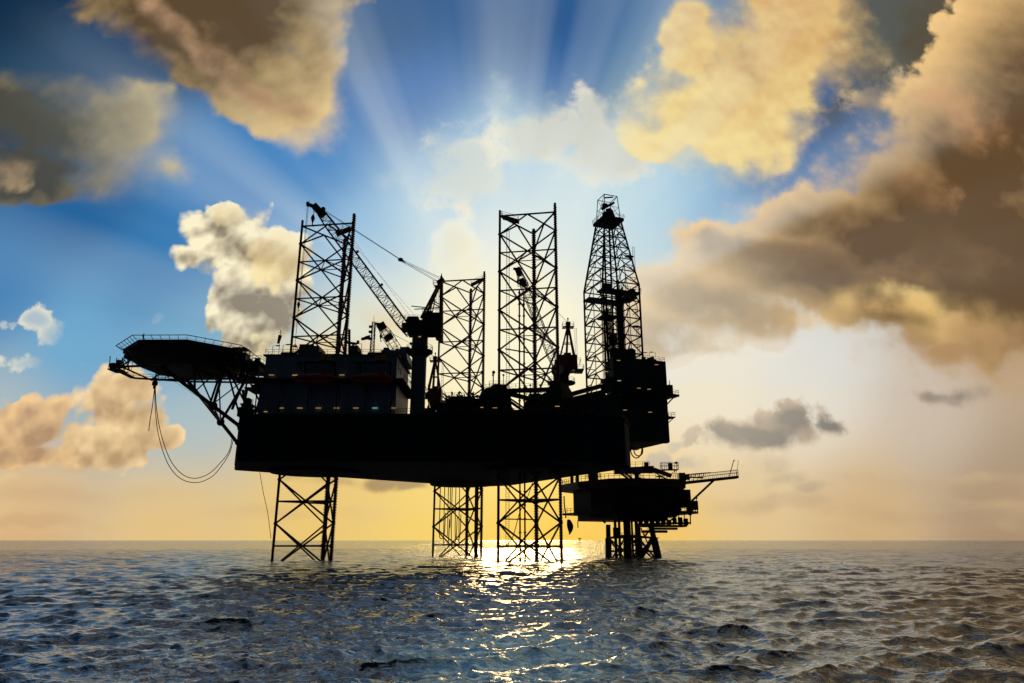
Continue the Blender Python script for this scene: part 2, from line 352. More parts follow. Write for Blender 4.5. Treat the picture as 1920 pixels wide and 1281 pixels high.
# ---------------------------------------------------------------- mesh helpers
random.seed(5)
class MB:
    """collects solids in world metres; build() links them as ONE mesh object"""
    def __init__(s): s.v = []; s.f = []
    def add(s, vs, fs):
        n = len(s.v); s.v += [tuple(x) for x in vs]; s.f += [tuple(i+n for i in f) for f in fs]; return s
    def tube(s, a, b, r, r2=None, n=6, cap=True):
        a, b = Vector(a), Vector(b); d = b-a
        if d.length < 1e-6: return s
        d.normalize(); x = d.orthogonal().normalized()
        if abs(d.z) < .9: x = d.cross(Vector((0, 0, 1))).normalized()
        y = d.cross(x); r2 = r if r2 is None else r2; vs = []
        for c, q in ((a, r), (b, r2)):
            for i in range(n):
                t = 2*math.pi*(i+.5)/n; vs.append(c+x*math.cos(t)*q+y*math.sin(t)*q)
        fs = [(i, (i+1) % n, n+(i+1) % n, n+i) for i in range(n)]
        if cap: fs += [tuple(range(n))[::-1], tuple(range(n, 2*n))]
        return s.add(vs, fs)
    def path(s, pts, r, n=5):
        for a, b in zip(pts, pts[1:]): s.tube(a, b, r, n=n)
        return s
    def box(s, c, size, yaw=0., taper=1.):
        c = Vector(c); hx, hy, hz = size[0]/2, size[1]/2, size[2]/2; ca, sa = math.cos(yaw), math.sin(yaw); vs = []
        for z, k in ((-hz, 1.), (hz, taper)):
            for x, y in ((-hx, -hy), (hx, -hy), (hx, hy), (-hx, hy)):
                x *= k; y *= k; vs.append((c.x+x*ca-y*sa, c.y+x*sa+y*ca, c.z+z))
        return s.add(vs, [(0, 3, 2, 1), (4, 5, 6, 7), (0, 1, 5, 4), (1, 2, 6, 5), (2, 3, 7, 6), (3, 0, 4, 7)])
    def beam(s, a, b, w, h):
        """rectangular bar from a to b"""
        a, b = Vector(a), Vector(b); d = (b-a).normalized()
        x = d.cross(Vector((0, 0, 1)))
        x = x.normalized() if x.length > 1e-3 else Vector((1, 0, 0))
        y = x.cross(d); vs = [p+x*i*w/2+y*j*h/2 for p in (a, b) for i, j in ((-1, -1), (1, -1), (1, 1), (-1, 1))]
        return s.add(vs, [(0, 1, 2, 3), (7, 6, 5, 4), (0, 4, 5, 1), (1, 5, 6, 2), (2, 6, 7, 3), (3, 7, 4, 0)])
    def prism(s, poly, z0, z1, scale=1.):
        n = len(poly); cx = sum(p[0] for p in poly)/n; cy = sum(p[1] for p in poly)/n
        vs = [(p[0], p[1], z0) for p in poly]+[(cx+(p[0]-cx)*scale, cy+(p[1]-cy)*scale, z1) for p in poly]
        return s.add(vs, [tuple(range(n))[::-1], tuple(range(n, 2*n))]+[(i, (i+1) % n, n+(i+1) % n, n+i) for i in range(n)])
    def slab(s, pts, t):
        """polygon of 3-D points, thickened downwards"""
        n = len(pts); pts = [Vector(p) for p in pts]
        return s.add(pts+[p-Vector((0, 0, t)) for p in pts], [tuple(range(n)), tuple(range(n, 2*n))[::-1]]+[(i, n+i, n+(i+1) % n, (i+1) % n) for i in range(n)])
    def ball(s, c, r, n=10, m=7, sc=(1, 1, 1)):
        c = Vector(c); vs = [c+Vector((0, 0, -r*sc[2]))]
        for j in range(1, m):
            a = -math.pi/2+math.pi*j/m
            vs += [c+Vector((math.cos(a)*math.cos(2*math.pi*i/n)*r*sc[0], math.cos(a)*math.sin(2*math.pi*i/n)*r*sc[1], math.sin(a)*r*sc[2])) for i in range(n)]
        vs.append(c+Vector((0, 0, r*sc[2]))); e = len(vs)-1; fs = []
        for i in range(n):
            k = (i+1) % n; fs.append((0, 1+k, 1+i)); fs.append((e, e-n+i, e-n+k))
            for j in range(m-2): fs.append((1+j*n+i, 1+j*n+k, 1+(j+1)*n+k, 1+(j+1)*n+i))
        return s.add(vs, fs)
    def rail(s, pts, h=1.15, r=.045, closed=False, step=1.9, mid=(.55,)):
        pts = [Vector(p) for p in pts]
        if closed: pts = pts+[pts[0]]
        for a, b in zip(pts, pts[1:]):
            n = max(1, round((b-a).length/step))
            for k in (1.,)+tuple(mid): s.tube(a+Vector((0, 0, h*k)), b+Vector((0, 0, h*k)), r, n=4, cap=False)
            for i in range(n+1):
                p = a.lerp(b, i/n); s.tube(p, p+Vector((0, 0, h)), r, n=4, cap=False)
        return s
    def lattice(s, A, Bq, n, rc, rb, cross=True):
        """square or triangular truss between two rings of points"""
        k = len(A); A = [Vector(p) for p in A]; Bq = [Vector(p) for p in Bq]
        for a, b in zip(A, Bq): s.tube(a, b, rc, n=5)
        for j in range(n+1):
            ring = [a.lerp(b, j/n) for a, b in zip(A, Bq)]
            for i in range(k): s.tube(ring[i], ring[(i+1) % k], rb, n=4, cap=False)
            if j < n:
                nx = [a.lerp(b, (j+1)/n) for a, b in zip(A, Bq)]
                for i in range(k):
                    i2 = (i+1) % k
                    if cross or (j+i) % 2: s.tube(ring[i], nx[i2], rb, n=4, cap=False)
                    if cross or not (j+i) % 2: s.tube(ring[i2], nx[i], rb, n=4, cap=False)
        return s
    def build(s, name, mat, parent=None, smooth=False):
        me = bpy.data.meshes.new(name); org = Vector((0, 0, 0))
        p = parent
        while p is not None: org += p.location; p = p.parent
        if parent is None and s.v:                 # a thing that is one mesh: origin at its base
            xs, ys, zs = zip(*s.v); org = Vector(((min(xs)+max(xs))/2, (min(ys)+max(ys))/2, min(zs)))
        me.from_pydata([(Vector(v)-org) for v in s.v], [], s.f); me.update()
        if smooth:
            me.polygons.foreach_set('use_smooth', [True]*len(me.polygons))
        me.materials.append(mat); o = bpy.data.objects.new(name, me); COL.objects.link(o)
        if parent is not None: o.parent = parent
        else: o.location = org
        return o
def thing(name, loc, label, cat, group=None):
    o = bpy.data.objects.new(name, None); COL.objects.link(o); o.location = loc; o.empty_display_size = .5
    return tag(o, label, cat, group)
def tag(o, label, cat, group=None):
    o['label'] = label; o['category'] = cat
    if group: o['group'] = group
    return o

# ---------------------------------------------------------------- materials
def pmat(name, col, rough=.6, metal=0., var=.25, rust=0., scale=.6, spec=.5):
    m = bpy.data.materials.new(name); m.use_nodes = True; t = m.node_tree; t.nodes.clear(); N = NB(t)
    pos = N.n.new('ShaderNodeTexCoord').outputs['Object']
    st = N.v('MULTIPLY', pos, (1, 1, .18))
    a = N.noise(st, scale, 5, .6); b = N.noise(pos, scale*6, 4, .6)
    k = N.m('ADD', N.m('MULTIPLY', a, .7), N.m('MULTIPLY', b, .3))
    dk = tuple(c*(1-var) for c in col); lt = tuple(min(1, c*(1+var)) for c in col)
    c = N.mix(N.ss(k, .3, .7), dk, lt)
    if rust: c = N.mix(N.m('MULTIPLY', N.ss(N.noise(st, scale*1.7, 6, .68, .4), .56, .68), rust), c, (.11, .035, .014))
    p = N.n.new('ShaderNodeBsdfPrincipled'); N.inp(p.inputs['Base Color'], c)
    N.inp(p.inputs['Roughness'], N.lin(b, .3, .7, max(.05, rough-.12), min(1, rough+.12)))
    p.inputs['Metallic'].default_value = metal; p.inputs['Specular IOR Level'].default_value = spec
    o = N.n.new('ShaderNodeOutputMaterial'); N.l.new(p.outputs[0], o.inputs[0]); return m
def lamp_mat(name, col, e):
    m = bpy.data.materials.new(name); m.use_nodes = True; t = m.node_tree; t.nodes.clear(); N = NB(t)
    x = N.n.new('ShaderNodeEmission'); x.inputs[0].default_value = (*col, 1); x.inputs[1].default_value = e
    o = N.n.new('ShaderNodeOutputMaterial'); N.l.new(x.outputs[0], o.inputs[0]); return m
M = dict(
    leg=pmat('leg_red_oxide', (.16, .030, .018), .65, rust=.4), hull=pmat('hull_dark_blue', (.013, .021, .038), .85, rust=.3, scale=.12, spec=.15),
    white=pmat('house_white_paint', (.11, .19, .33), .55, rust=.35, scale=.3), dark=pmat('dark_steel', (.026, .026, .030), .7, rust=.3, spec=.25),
    grey=pmat('grey_steel', (.10, .11, .12), .6, rust=.3), red=pmat('crane_red_paint', (.22, .022, .018), .5, rust=.35),
    navy=pmat('pedestal_blue_paint', (.05, .09, .15), .5, rust=.3), orange=pmat('lifeboat_orange', (.24, .03, .008), .6),
    yellow=pmat('yellow_paint', (.45, .24, .02), .5, rust=.3), rope=pmat('wire_rope', (.05, .04, .03), .8), rubber=pmat('hose_rubber', (.02, .02, .02), .7),
    glass=pmat('window_glass', (.02, .03, .04), .12), clad=pmat('cladding_blue_grey', (.024, .034, .052), .8, rust=.35, scale=.3),
    brown=pmat('platform_brown', (.13, .055, .02), .65, rust=.6), lamp=lamp_mat('lamp_warm', (1, .60, .18), .42), lampw=lamp_mat('lamp_cool', (.75, 1, .9), .5),
    litwin=lamp_mat('lit_window', (.9, 1, .75), .3), flag=pmat('flag_cloth', (.05, .02, .03), .9), sock=pmat('windsock_cloth', (.40, .05, .03), .9),
    skin=pmat('person_clothes', (.08, .03, .02), .9), dish=pmat('dish_white', (.55, .6, .62), .5), wood=pmat('deck_timber', (.07, .05, .035), .8))

# ---------------------------------------------------------------- jack-up rig
ZB, ZD = 20.2, 30.2                                    # hull bottom, main deck
AX = Vector((math.cos(R(20.7)), math.sin(R(20.7)), 0)); AN = Vector((AX.y, -AX.x, 0))     # along the rig, and across it towards the boat
rig = thing('jackup_rig', (-14, 176, ZB), 'huge dark jack-up drilling rig standing on three tall lattice legs above the sea', 'drilling rig')
HULL = [(-65, 165.2), (-57.2, 146), (10, 145.5), (24.5, 151), (27, 160), (-1, 213.5), (-8, 216.5), (-13, 215)]
h = MB().prism(HULL, ZB, ZD); hull = h.build('hull', M['hull'], rig)
bv = hull.modifiers.new('bevel', 'BEVEL'); bv.width = .35; bv.segments = 2
g = MB()                                               # rubbing strakes and frames proud of the plating
for a, b in zip(HULL, HULL[1:]+HULL[:1]):
    a, b = Vector((*a, 0)), Vector((*b, 0)); nrm = (b-a).cross(Vector((0, 0, 1))).normalized()
    L = (b-a).length
    g.beam(a+nrm*.12+Vector((0, 0, ZD-.3)), b+nrm*.12+Vector((0, 0, ZD-.3)), .3, .5)
    n = int(L/6)
    for i in range(1, n):
        p = a.lerp(b, i/n)+nrm*.06; g.beam(p+Vector((0, 0, ZB+.6)), p+Vector((0, 0, ZD-.8)), .16, .16)
g.build('strake', M['hull'], hull)
# leg guides under the hull, drawn as rounded collars
LEGC = [Vector((-46.2, 166, 0)), Vector((4.4, 160, 0)), Vector((-14.6, 205.2, 0))]
for c in LEGC:
    g = MB()
    ring = [(c.x+10.2*math.cos(t), c.y+10.2*math.sin(t)) for t in [R(i*20) for i in range(18)]]
    if c.y > 200: ring = [(c.x+8.6*math.cos(t), c.y-2+8.0*math.sin(t)) for t in [R(i*20) for i in range(18)]]
    g.prism(ring, ZB-.7, ZB-.02, 1.05)
    g.build('leg_guide', M['hull'], hull)

def chords(c, z):
    t = 1.6 if c.x < -40 else 0.
    return [c+Vector((7.9*math.cos(R(a+t)), 7.9*math.sin(R(a+t)), z)) for a in (200.7, 80.7, -39.3)]
TOPZ = 84.6
def make_leg(c, label, top, caps, z0):
    root = bpy.data.objects.new('lattice_leg', None); COL.objects.link(root); root.parent = rig
    root.location = Vector((c.x, c.y, 0))-rig.location; root['label'] = label
    bay = 9.78; br = MB(); zmin = 3.25-1.5*bay; top = 3.25+8*bay
    for a, b in ((0, 1), (1, 2), (2, 0)):
        z = zmin
        while z < top-.5:
            zt = min(z+bay, top); A0, B0, A1, B1 = chords(c, z)[a], chords(c, z)[b], chords(c, zt)[a], chords(c, zt)[b]
            full = (z+bay <= top+.01)
            if full:
                br.tube(A0, B1, .21, n=6); br.tube(B0, A1, .21, n=6)
                br.tube(A0.lerp(A1, .5), B0.lerp(B1, .5), .19, n=6)
            else:
                zz = (top-z)/bay
                X1 = A0.lerp(B0, zz)+Vector((0, 0, top-z)); X2 = B0.lerp(A0, zz)+Vector((0, 0, top-z))
                br.tube(A0, X1, .21, n=6); br.tube(B0, X2, .21, n=6)
            z += bay
        A, Bq = chords(c, top)[a], chords(c, top)[b]; br.tube(A, Bq, .24, n=6)
    z = zmin+bay/2
    while z < top:                                     # inner triangle joining the middles of the horizontals
        m = [chords(c, z)[a].lerp(chords(c, z)[b], .5) for a, b in ((0, 1), (1, 2), (2, 0))]
        for i in range(3): br.tube(m[i], m[(i+1) % 3], .12, n=5)
        z += bay
    br.build('bracing', M['leg'], root)
    for i in range(3):
        ch = MB(); a, b = chords(c, -8)[i], chords(c, top+caps[i])[i]; out = (a-c); out.z = 0; out.normalize(); side = Vector((-out.y, out.x, 0))
        ch.tube(a, b, .30, n=10)
        z = zmin
        while z < top:
            for p in (chords(c, z)[i],): ch.ball(p, .48, 8, 5, (1, 1, .9))
            z += bay
        ob = ch.build('chord', M['leg'], root, smooth=True)
        rk = MB()                                      # toothed racks on both sides of the chord
        for sg in (-1, 1):
            q = side*sg*.30
            rk.beam(a+q, b+q, .16, .16)
            z = -2.
            while z < top+caps[i]-.5:
                pz = Vector((a.x, a.y, z))+side*sg*.46
                rk.box(pz, (.20, .22, .28), math.atan2(side.y, side.x)); z += .62
        rk.build('rack', M['leg'], ob)
    return root
legL = make_leg(LEGC[0], 'reddish leg rising behind the accommodation block and the long crane boom', 0, (1.6, 1.4, 2.6), 0)
legC = make_leg(LEGC[1], 'dark leg with a ladder and pipe inside, next to the derrick', 0, (1.5, 1.5, 2.4), 0)
legR = make_leg(LEGC[2], 'paler leg seen smallest, with hoses hanging inside its foot', 0, (1.6, 1.5, 2.4), 0)
# things that ride inside the legs: pipes, ladders, little service platforms at the top
g = MB(); c = LEGC[1]
for dx in (-2.6, -1.5):
    g.tube((c.x+dx, c.y+2, -3), (c.x+dx, c.y+2, 64 if dx < -2 else 62.5), .2, n=8)
    for z in range(0, 64, 3): g.tube((c.x+dx, c.y+2, z), (c.x+dx, c.y+2, z+.3), .34, n=8)
for z in (9, 29, 48): g.beam((c.x-6, c.y-1, z), (c.x+1, c.y+3.5, z), .25, .25)
g.build('water_pipe', M['dark'], legC)
def ladder(mb, x, y, z0, z1, w=.5, r=.05):
    for s in (-w/2, w/2): mb.tube((x+s, y, z0), (x+s, y, z1), r, n=4)
    z = z0
    while z < z1: mb.tube((x-w/2, y, z), (x+w/2, y, z), r*.7, n=4, cap=False); z += .45
g = MB(); ladder(g, c.x-5.4, c.y-1, -1, 79, .7); g.build('ladder', M['dark'], legC)
def top_stand(legroot, p, q, mat):
    g = MB(); p, q = Vector(p), Vector(q); g.beam(p, q, 2.2, .35); d = (q-p); d.z = 0; d.normalize(); s_ = Vector((-d.y, d.x, 0))
    g.rail([p+s_*1.1, q+s_*1.1, q-s_*1.1, p-s_*1.1], 1.1, .04, True)
    g.build('service_platform', M['dark'], legroot)
p0 = chords(LEGC[1], 81.2)[0]; top_stand(legC, p0+Vector((.6, 0, 0)), p0+Vector((4.6, -.6, -1.5)), 0)
p0 = chords(LEGC[0], 80.2)[2]; top_stand(legL, p0+Vector((-4.2, 0, -1.8)), p0+Vector((-.6, 0, -.2)), 0)
p0 = chords(LEGC[2], 81.4)[2]; top_stand(legR, p0+Vector((-4.0, 0, -2.0)), p0+Vector((-.6, 0, -.2)), 0)
g = MB(); c = LEGC[2]
g.tube((c.x+4.6, c.y-3.4, -2), (c.x+4.6, c.y-3.4, 22), .55, n=10)
g.build('water_pipe', M['leg'], legR)
g = MB(); c = LEGC[0]
g.tube((c.x+2.7, c.y+3, -2), (c.x+2.7, c.y+3, 76), .2, n=8)
g.build('water_pipe', M['leg'], legL)

# jacking towers on deck round each leg
def jack_house(c, hgt, name='jacking_frame'):
    g = MB(); P = chords(c, ZD)
    for i, p in enumerate(P):
        out = (p-c); out.z = 0; out.normalize(); yaw = math.atan2(out.y, out.x)
        q = p+out*.2
        g.box(q+Vector((0, 0, hgt*.36)), (5.2, 5.4, hgt*.72), yaw, .86)
        g.box(q+Vector((0, 0, hgt*.81)), (4.4, 4.6, hgt*.18), yaw, .72)
        g.box(q+Vector((0, 0, hgt*.95)), (3.2, 3.4, hgt*.10), yaw, .8)
        for s in (-1.2, 1.2): g.tube(q+Vector((s, 0, hgt)), q+Vector((s, 0, hgt+2.3)), .09, n=5); g.ball(q+Vector((s, 0, hgt+2.4)), .28, 6, 4)
    for i in range(3):
        a, b = P[i], P[(i+1) % 3]
        g.beam(a+Vector((0, 0, hgt-1.4)), b+Vector((0, 0, hgt-1.4)), 1.0, .9)
        g.beam(a+Vector((0, 0, hgt-2)), a.lerp(b, .5)+Vector((0, 0, 1.6)), .7, .6); g.beam(b+Vector((0, 0, hgt-2)), a.lerp(b, .5)+Vector((0, 0, 1.6)), .7, .6)
        g.beam(a+Vector((0, 0, 1.4)), b+Vector((0, 0, 1.4)), 1.2, 2.6)
    j = g.build(name, M['dark'], rig)
    r_ = MB()
    for i in range(3):
        p = P[i]; r_.rail([p+Vector((x, y, hgt*.93)) for x, y in ((-2.2, -2.2), (2.2, -2.2), (2.2, 2.2), (-2.2, 2.2))], 1.1, .04, True)
        a, b = P[i], P[(i+1) % 3]; r_.rail([a+Vector((0, 0, hgt-.9)), b+Vector((0, 0, hgt-.9))], 1.1, .04)
    r_.build('railing', M['grey'], j)
jack_house(LEGC[0], 7.5); jack_house(LEGC[1], 8.6); jack_house(LEGC[2], 5.2)

# deck railing
g = MB(); e = [Vector((x*1.0, y, ZD)) for x, y in HULL]
g.rail([e[0]+Vector((.8, 0, 0)), e[1]+Vector((.5, .5, 0))]); g.rail([e[1]+Vector((.5, .5, 0)), e[2]+Vector((0, .5, 0)), e[3]+Vector((-.5, .5, 0)), e[4]+Vector((-.5, 0, 0))], 1.2)
g.rail([e[5], e[6], e[7], e[0]+Vector((.8, 0, 0))], 1.2)
g.build('deck_railing', M['grey'], rig)

# ------------------------------------------------ accommodation block
HX0, HX1, HY0, HY1 = -54.2, -25.0, 148.0, 165.5
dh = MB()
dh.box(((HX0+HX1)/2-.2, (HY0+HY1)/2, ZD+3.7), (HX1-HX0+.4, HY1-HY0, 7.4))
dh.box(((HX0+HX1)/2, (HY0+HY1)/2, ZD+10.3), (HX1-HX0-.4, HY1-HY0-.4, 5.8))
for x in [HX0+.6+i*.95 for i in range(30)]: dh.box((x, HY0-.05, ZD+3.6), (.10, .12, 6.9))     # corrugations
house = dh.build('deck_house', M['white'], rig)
g = MB()                                               # roof slab, lifeboat gallery and lower gallery
g.box(((HX0+HX1)/2, (HY0+HY1)/2, ZD+13.35), (HX1-HX0+.6, HY1-HY0+.6, .3))
g.build('roof', M['grey'], house)
g = MB()
g.box(((HX0+HX1)/2+.3, HY0-1.5, ZD+7.2), (HX1-HX0+3.2, 3.6, .5))
g.box((HX1+1.0, (HY0+HY1)/2, ZD+7.2), (2.0, HY1-HY0, .4))
g.box((HX0-1.0, (HY0+HY1)/2, ZD+7.2), (2.0, HY1-HY0, .4))
for x in (-54, -49, -43, -37, -31, -25.5):
    g.beam((x, HY0-.1, ZD+3.6), (x, HY0-3, ZD+7.0), .18, .25); g.tube((x, HY0-3.1, ZD), (x, HY0-3.1, ZD+7), .13, n=6)
gal = g.build('lifeboat_gallery', M['dark'], rig)
g = MB()
g.rail([(HX0-2, HY1, ZD+7.4), (HX0-2, HY0-3.2, ZD+7.4), (HX0+4.5, HY0-3.2, ZD+7.4)]); g.build('railing', M['grey'], gal); g = MB(); g.rail([(-37.5, HY0-3.2, ZD+7.4), (-34.8, HY0-3.2, ZD+7.4)]); g.build('railing', M['grey'], gal); g = MB()
g.rail([(HX1+2, HY0-3.2, ZD+7.4), (HX1+2, HY1, ZD+7.4)]); g.build('railing', M['grey'], gal)
g = MB(); rr = [(HX0, HY0, ZD+13.5), (HX1, HY0, ZD+13.5), (HX1, HY1, ZD+13.5), (HX0, HY1, ZD+13.5)]
g.rail(rr, 1.15, .04, True); g.build('railing', M['grey'], house)
def window(cx, cz, w, hh, lit=False, side=False):
    f = MB(); p = MB(); t = .12
    if not side:
        y = HY0-.02
        for dx, dz_, sx, sz in ((-w/2, 0, t, hh+t), (w/2, 0, t, hh+t), (0, hh/2, w+t, t), (0, -hh/2, w+t, t)): f.box((cx+dx, y+.1, cz+dz_), (sx, .3, sz))
        p.box((cx, y+.16, cz), (w-.1, .16, hh-.1))
    else:
        x = HX1-.2
        for dy, dz_, sy, sz in ((-w/2, 0, t, hh+t), (w/2, 0, t, hh+t), (0, hh/2, w+t, t), (0, -hh/2, w+t, t)): f.box((x+.02, cx+dy, cz+dz_), (.3, sy, sz))
        p.box((x-.0, cx, cz), (.16, w-.1, hh-.1))
    fo = f.build('window', M['grey'], house); p.build('pane', M['litwin'] if lit else M['glass'], fo)
    if lit: fo['label'] = 'small lit window in the end wall'
for u, v in ((562, 684), (595, 683), (624, 683), (671, 684)):
    q = at(u, v, HY0); window(q.x, q.z, .75, 1.0)
for u, v in ((513, 715), (512, 746), (551, 746), (690, 746)):
    q = at(u, v, HY0); window(q.x, q.z, .6, .7)
window(150.6, 41.6, .8, 1.2, True, True); window(153.6, 41.2, .8, 1.2, True, True); window(152.0, 33.6, .8, .9, False, True)
def strip_lamp(u, v, Y, parent, w=1.15, mat='lamp', hgt=.16):
    q = at(u, v, Y); b = MB().box(q, (w, .16, hgt)).build('lamp', M[mat], parent)
    return b
for u in (509, 553, 594, 641): strip_lamp(u, 703.5, HY0-.35 if u != 594 else HY0-3.4, house, 1.1 if u != 594 else .5)
strip_lamp(688, 701.5, HY0-3.5, house, 1.1)
for i, u in enumerate((528, 562, 597, 631, 667, 703, 738)): strip_lamp(u, 765.5, HY0-.4, house, 1.15 if i else .9, 'lampw' if i == 5 else 'lamp', .17)
strip_lamp(498, 772, HY0-.6, house, .7)
strip_lamp(787, 631.5, 146.6, rig, .55)
for u, v, Y in ((1160, 676, 183.5), (1137, 697, 183.5), (1161, 714, 183.5), (1198, 728, 184.5), (1217, 730, 185), (1231, 684, 185.8), (1172, 769, 181), (1219, 773, 183), (1126, 720, 178), (905, 764, 150), (928, 765, 148), (1045, 762, 150)):
    strip_lamp(u, v, Y, rig, .95, 'lampw' if (u, v) == (1161, 714) else 'lamp', .14)

# boxes, fans and ducts standing on the roof
ZR = ZD+13.5
def block(u0, u1, v0, v1, Y, depth, mat, label, cat, name, z_base=None, taper=1., extra=None, group=None, yaw=0.):
    a = at(u0, v1, Y); b = at(u1, v0, Y); zb = z_base if z_base is not None else a.z
    g = MB(); cx, w, hgt = (a.x+b.x)/2, abs(b.x-a.x), b.z-zb
    g.box((cx, Y+depth/2, zb+hgt/2), (w, depth, hgt), yaw, taper)
    n = max(2, int(w/1.2))
    for i in range(n+1): g.box((cx-w/2*taper*.98+w*taper*.98*i/n, Y-.03, zb+hgt*.47), (.1, .12, hgt*.86))
    g.box((cx, Y+depth/2, zb+hgt+.05), (w*taper*.9, depth*taper*.9, .14))
    if extra: extra(g, cx, zb, w, hgt)
    o = g.build(name, M[mat]); return tag(o, label, cat, group)
block(526, 556, 661, 668, 150, 4, 'dark', 'low dark tank on the accommodation roof beside the windsock pole', 'tank', 'roof_tank', ZR)
block(557, 600, 648, 668, 151, 6, 'grey', 'bulky grey ventilation housing on the roof in front of the reddish leg', 'vent housing', 'vent_housing', ZR, .9, lambda g, cx, zb, w, h_: (g.box((cx+w*.55, 152, zb+h_*.25), (w*.3, 3, h_*.5), 0, .7), g.tube((cx-2, 150.6, zb+h_), (cx+1.2, 150.6, zb+h_), .2)))
block(609, 641, 664, 668, 150, 4, 'dark', 'long low dark box on the roof at the foot of the reddish leg', 'roof box', 'roof_box', ZR)
def exh(g, cx, zb, w, h_):
    a = at(648, 642, 151); b = at(655, 618, 151); c_ = at(669, 645, 151)
    g.tube(at(655, 668, 151), b, .28, n=8); g.tube(a, c_, .3, n=8); g.tube(at(671, 645, 151), at(671.5, 639, 151), .3, n=8); g.tube(at(662, 648, 151), at(662, 643, 151), .22)
block(653, 672, 647, 668, 150.4, 5, 'dark', 'dark generator box with a bent exhaust pipe standing on the roof', 'generator', 'generator_box', ZR, .8, lambda g, cx, zb, w, h_: (exh(g, cx, zb, w, h_), g.box((cx+w*.6, 152, zb+h_*.25), (w*.4, 3, h_*.5), 0, .6)))
block(689, 719, 661, 668, 149.4, 5, 'dark', 'low dark crates lashed down below the small boom on the roof', 'crate', 'roof_crate', ZR)
block(711, 764, 655, 668, 152, 10, 'white', 'pale wheelhouse box at the right end of the accommodation roof', 'roof cabin', 'roof_cabin', ZR, .88, lambda g, cx, zb, w, h_: (g.box((cx+w*.3, 157, zb+h_+.8), (2.2, 2.2, 1.7)), g.tube((cx-2, 154, zb+h_), (cx-2, 154, zb+h_+.8), .7, n=10), g.tube((cx+.6, 154, zb+h_), (cx+.6, 154, zb+h_+.5), .6, n=10)))
# lamp posts with an arm
def lamp_post(u, v, vb, Y, side, zb, label):
    b = at(u, vb, Y); b.z = zb; t_ = Vector((b.x, Y, at(u, v, Y).z))
    r = thing('lamp_post', b, label, 'lamp post', 'lamp posts round the rig')
    MB().tube(b, t_, .06, n=6).tube(t_, t_+Vector((side*1.1, 0, .12)), .05, n=5).build('pole', M['grey'], r)
    MB().box(t_+Vector((side*1.1, 0, .08)), (.8, .3, .22)).build('lamp_head', M['grey'], r)
lamp_post(510, 649, 668, 149, 1, ZR, 'thin lamp post at the left end of the accommodation roof')
lamp_post(529, 647, 668, 149.5, 1, ZR, 'thin lamp post between the windsock and the left chord of the reddish leg')
lamp_post(677, 645, 668, 149, -1, ZR, 'thin lamp post just right of the bent exhaust pipe')
lamp_post(1218, 662, 672, 186, -1, 53.2, 'lamp post on the drill floor roof nearest the derrick')
lamp_post(1229, 661, 672, 187, -1, 53.2, 'lamp post at the outer corner of the drill floor roof')
# windsock
b = at(522, 668, 149); b.z = ZR; tp = at(523, 622, 149)
r = thing('windsock', b, 'red windsock hanging limp from a thin pole on the roof', 'windsock')
MB().tube(b, (b.x, b.y, tp.z), .06, n=6).tube((b.x-.5, b.y, tp.z-.3), (b.x+.5, b.y, tp.z-.3), .04).tube((b.x, b.y, tp.z), (b.x, b.y, tp.z+.5), .12, .02).build('pole', M['grey'], r)
sk = Vector((b.x, b.y-.1, tp.z-.9)); MB().tube(sk, sk+Vector((-.15, 0, -1.1)), .40, .34, n=9).tube(sk+Vector((-.15, 0, -1.1)), sk+Vector((-.35, 0, -1.9)), .34, .2, n=9).build('sock', M['sock'], r)
# radio mast with flag
b = at(697, 668, 150); b.z = ZR; tz = at(698, 604, 150).z
r = thing('radio_mast', b, 'slim lattice radio mast with small antennas on the roof', 'mast')
g = MB(); w = .45; g.lattice([b+Vector((x, y, 0)) for x, y in ((-w, -w), (w, -w), (w, w), (-w, w))], [Vector((b.x+x*.6, b.y+y*.6, tz)) for x, y in ((-w, -w), (w, -w), (w, w), (-w, w))], 10, .07, .04)
g.tube((b.x, b.y, tz), (b.x, b.y, tz+1.4), .04); g.build('tower', M['grey'], r)
g = MB()
for z in (1.2, 2.4, 4.0): g.box((b.x-.5, b.y-.3, tz-z), (.8, .5, .5)); g.tube((b.x+.5, b.y, tz-z), (b.x+.5, b.y, tz-z+1.4), .05)
g.build('antenna', M['dark'], r)
fb = at(694, 632, 149.4); g = MB(); n = 7
for k in range(n): pass
vsf = []; 
for i in range(n+1):
    for dz_ in (0, -1.2*(1-i/n*.55)): vsf.append((fb.x-2.0*i/n, fb.y+.12*math.sin(i*1.3), fb.z+.5-.8*i/n*(1 if dz_ else .8)+dz_*.9+.3*math.sin(i)*.2))
g.add(vsf, [(2*i, 2*i+1, 2*i+3, 2*i+2) for i in range(n)])
tag(g.build('flag', M['flag']), 'small dark flag drooping beside the radio mast', 'flag')

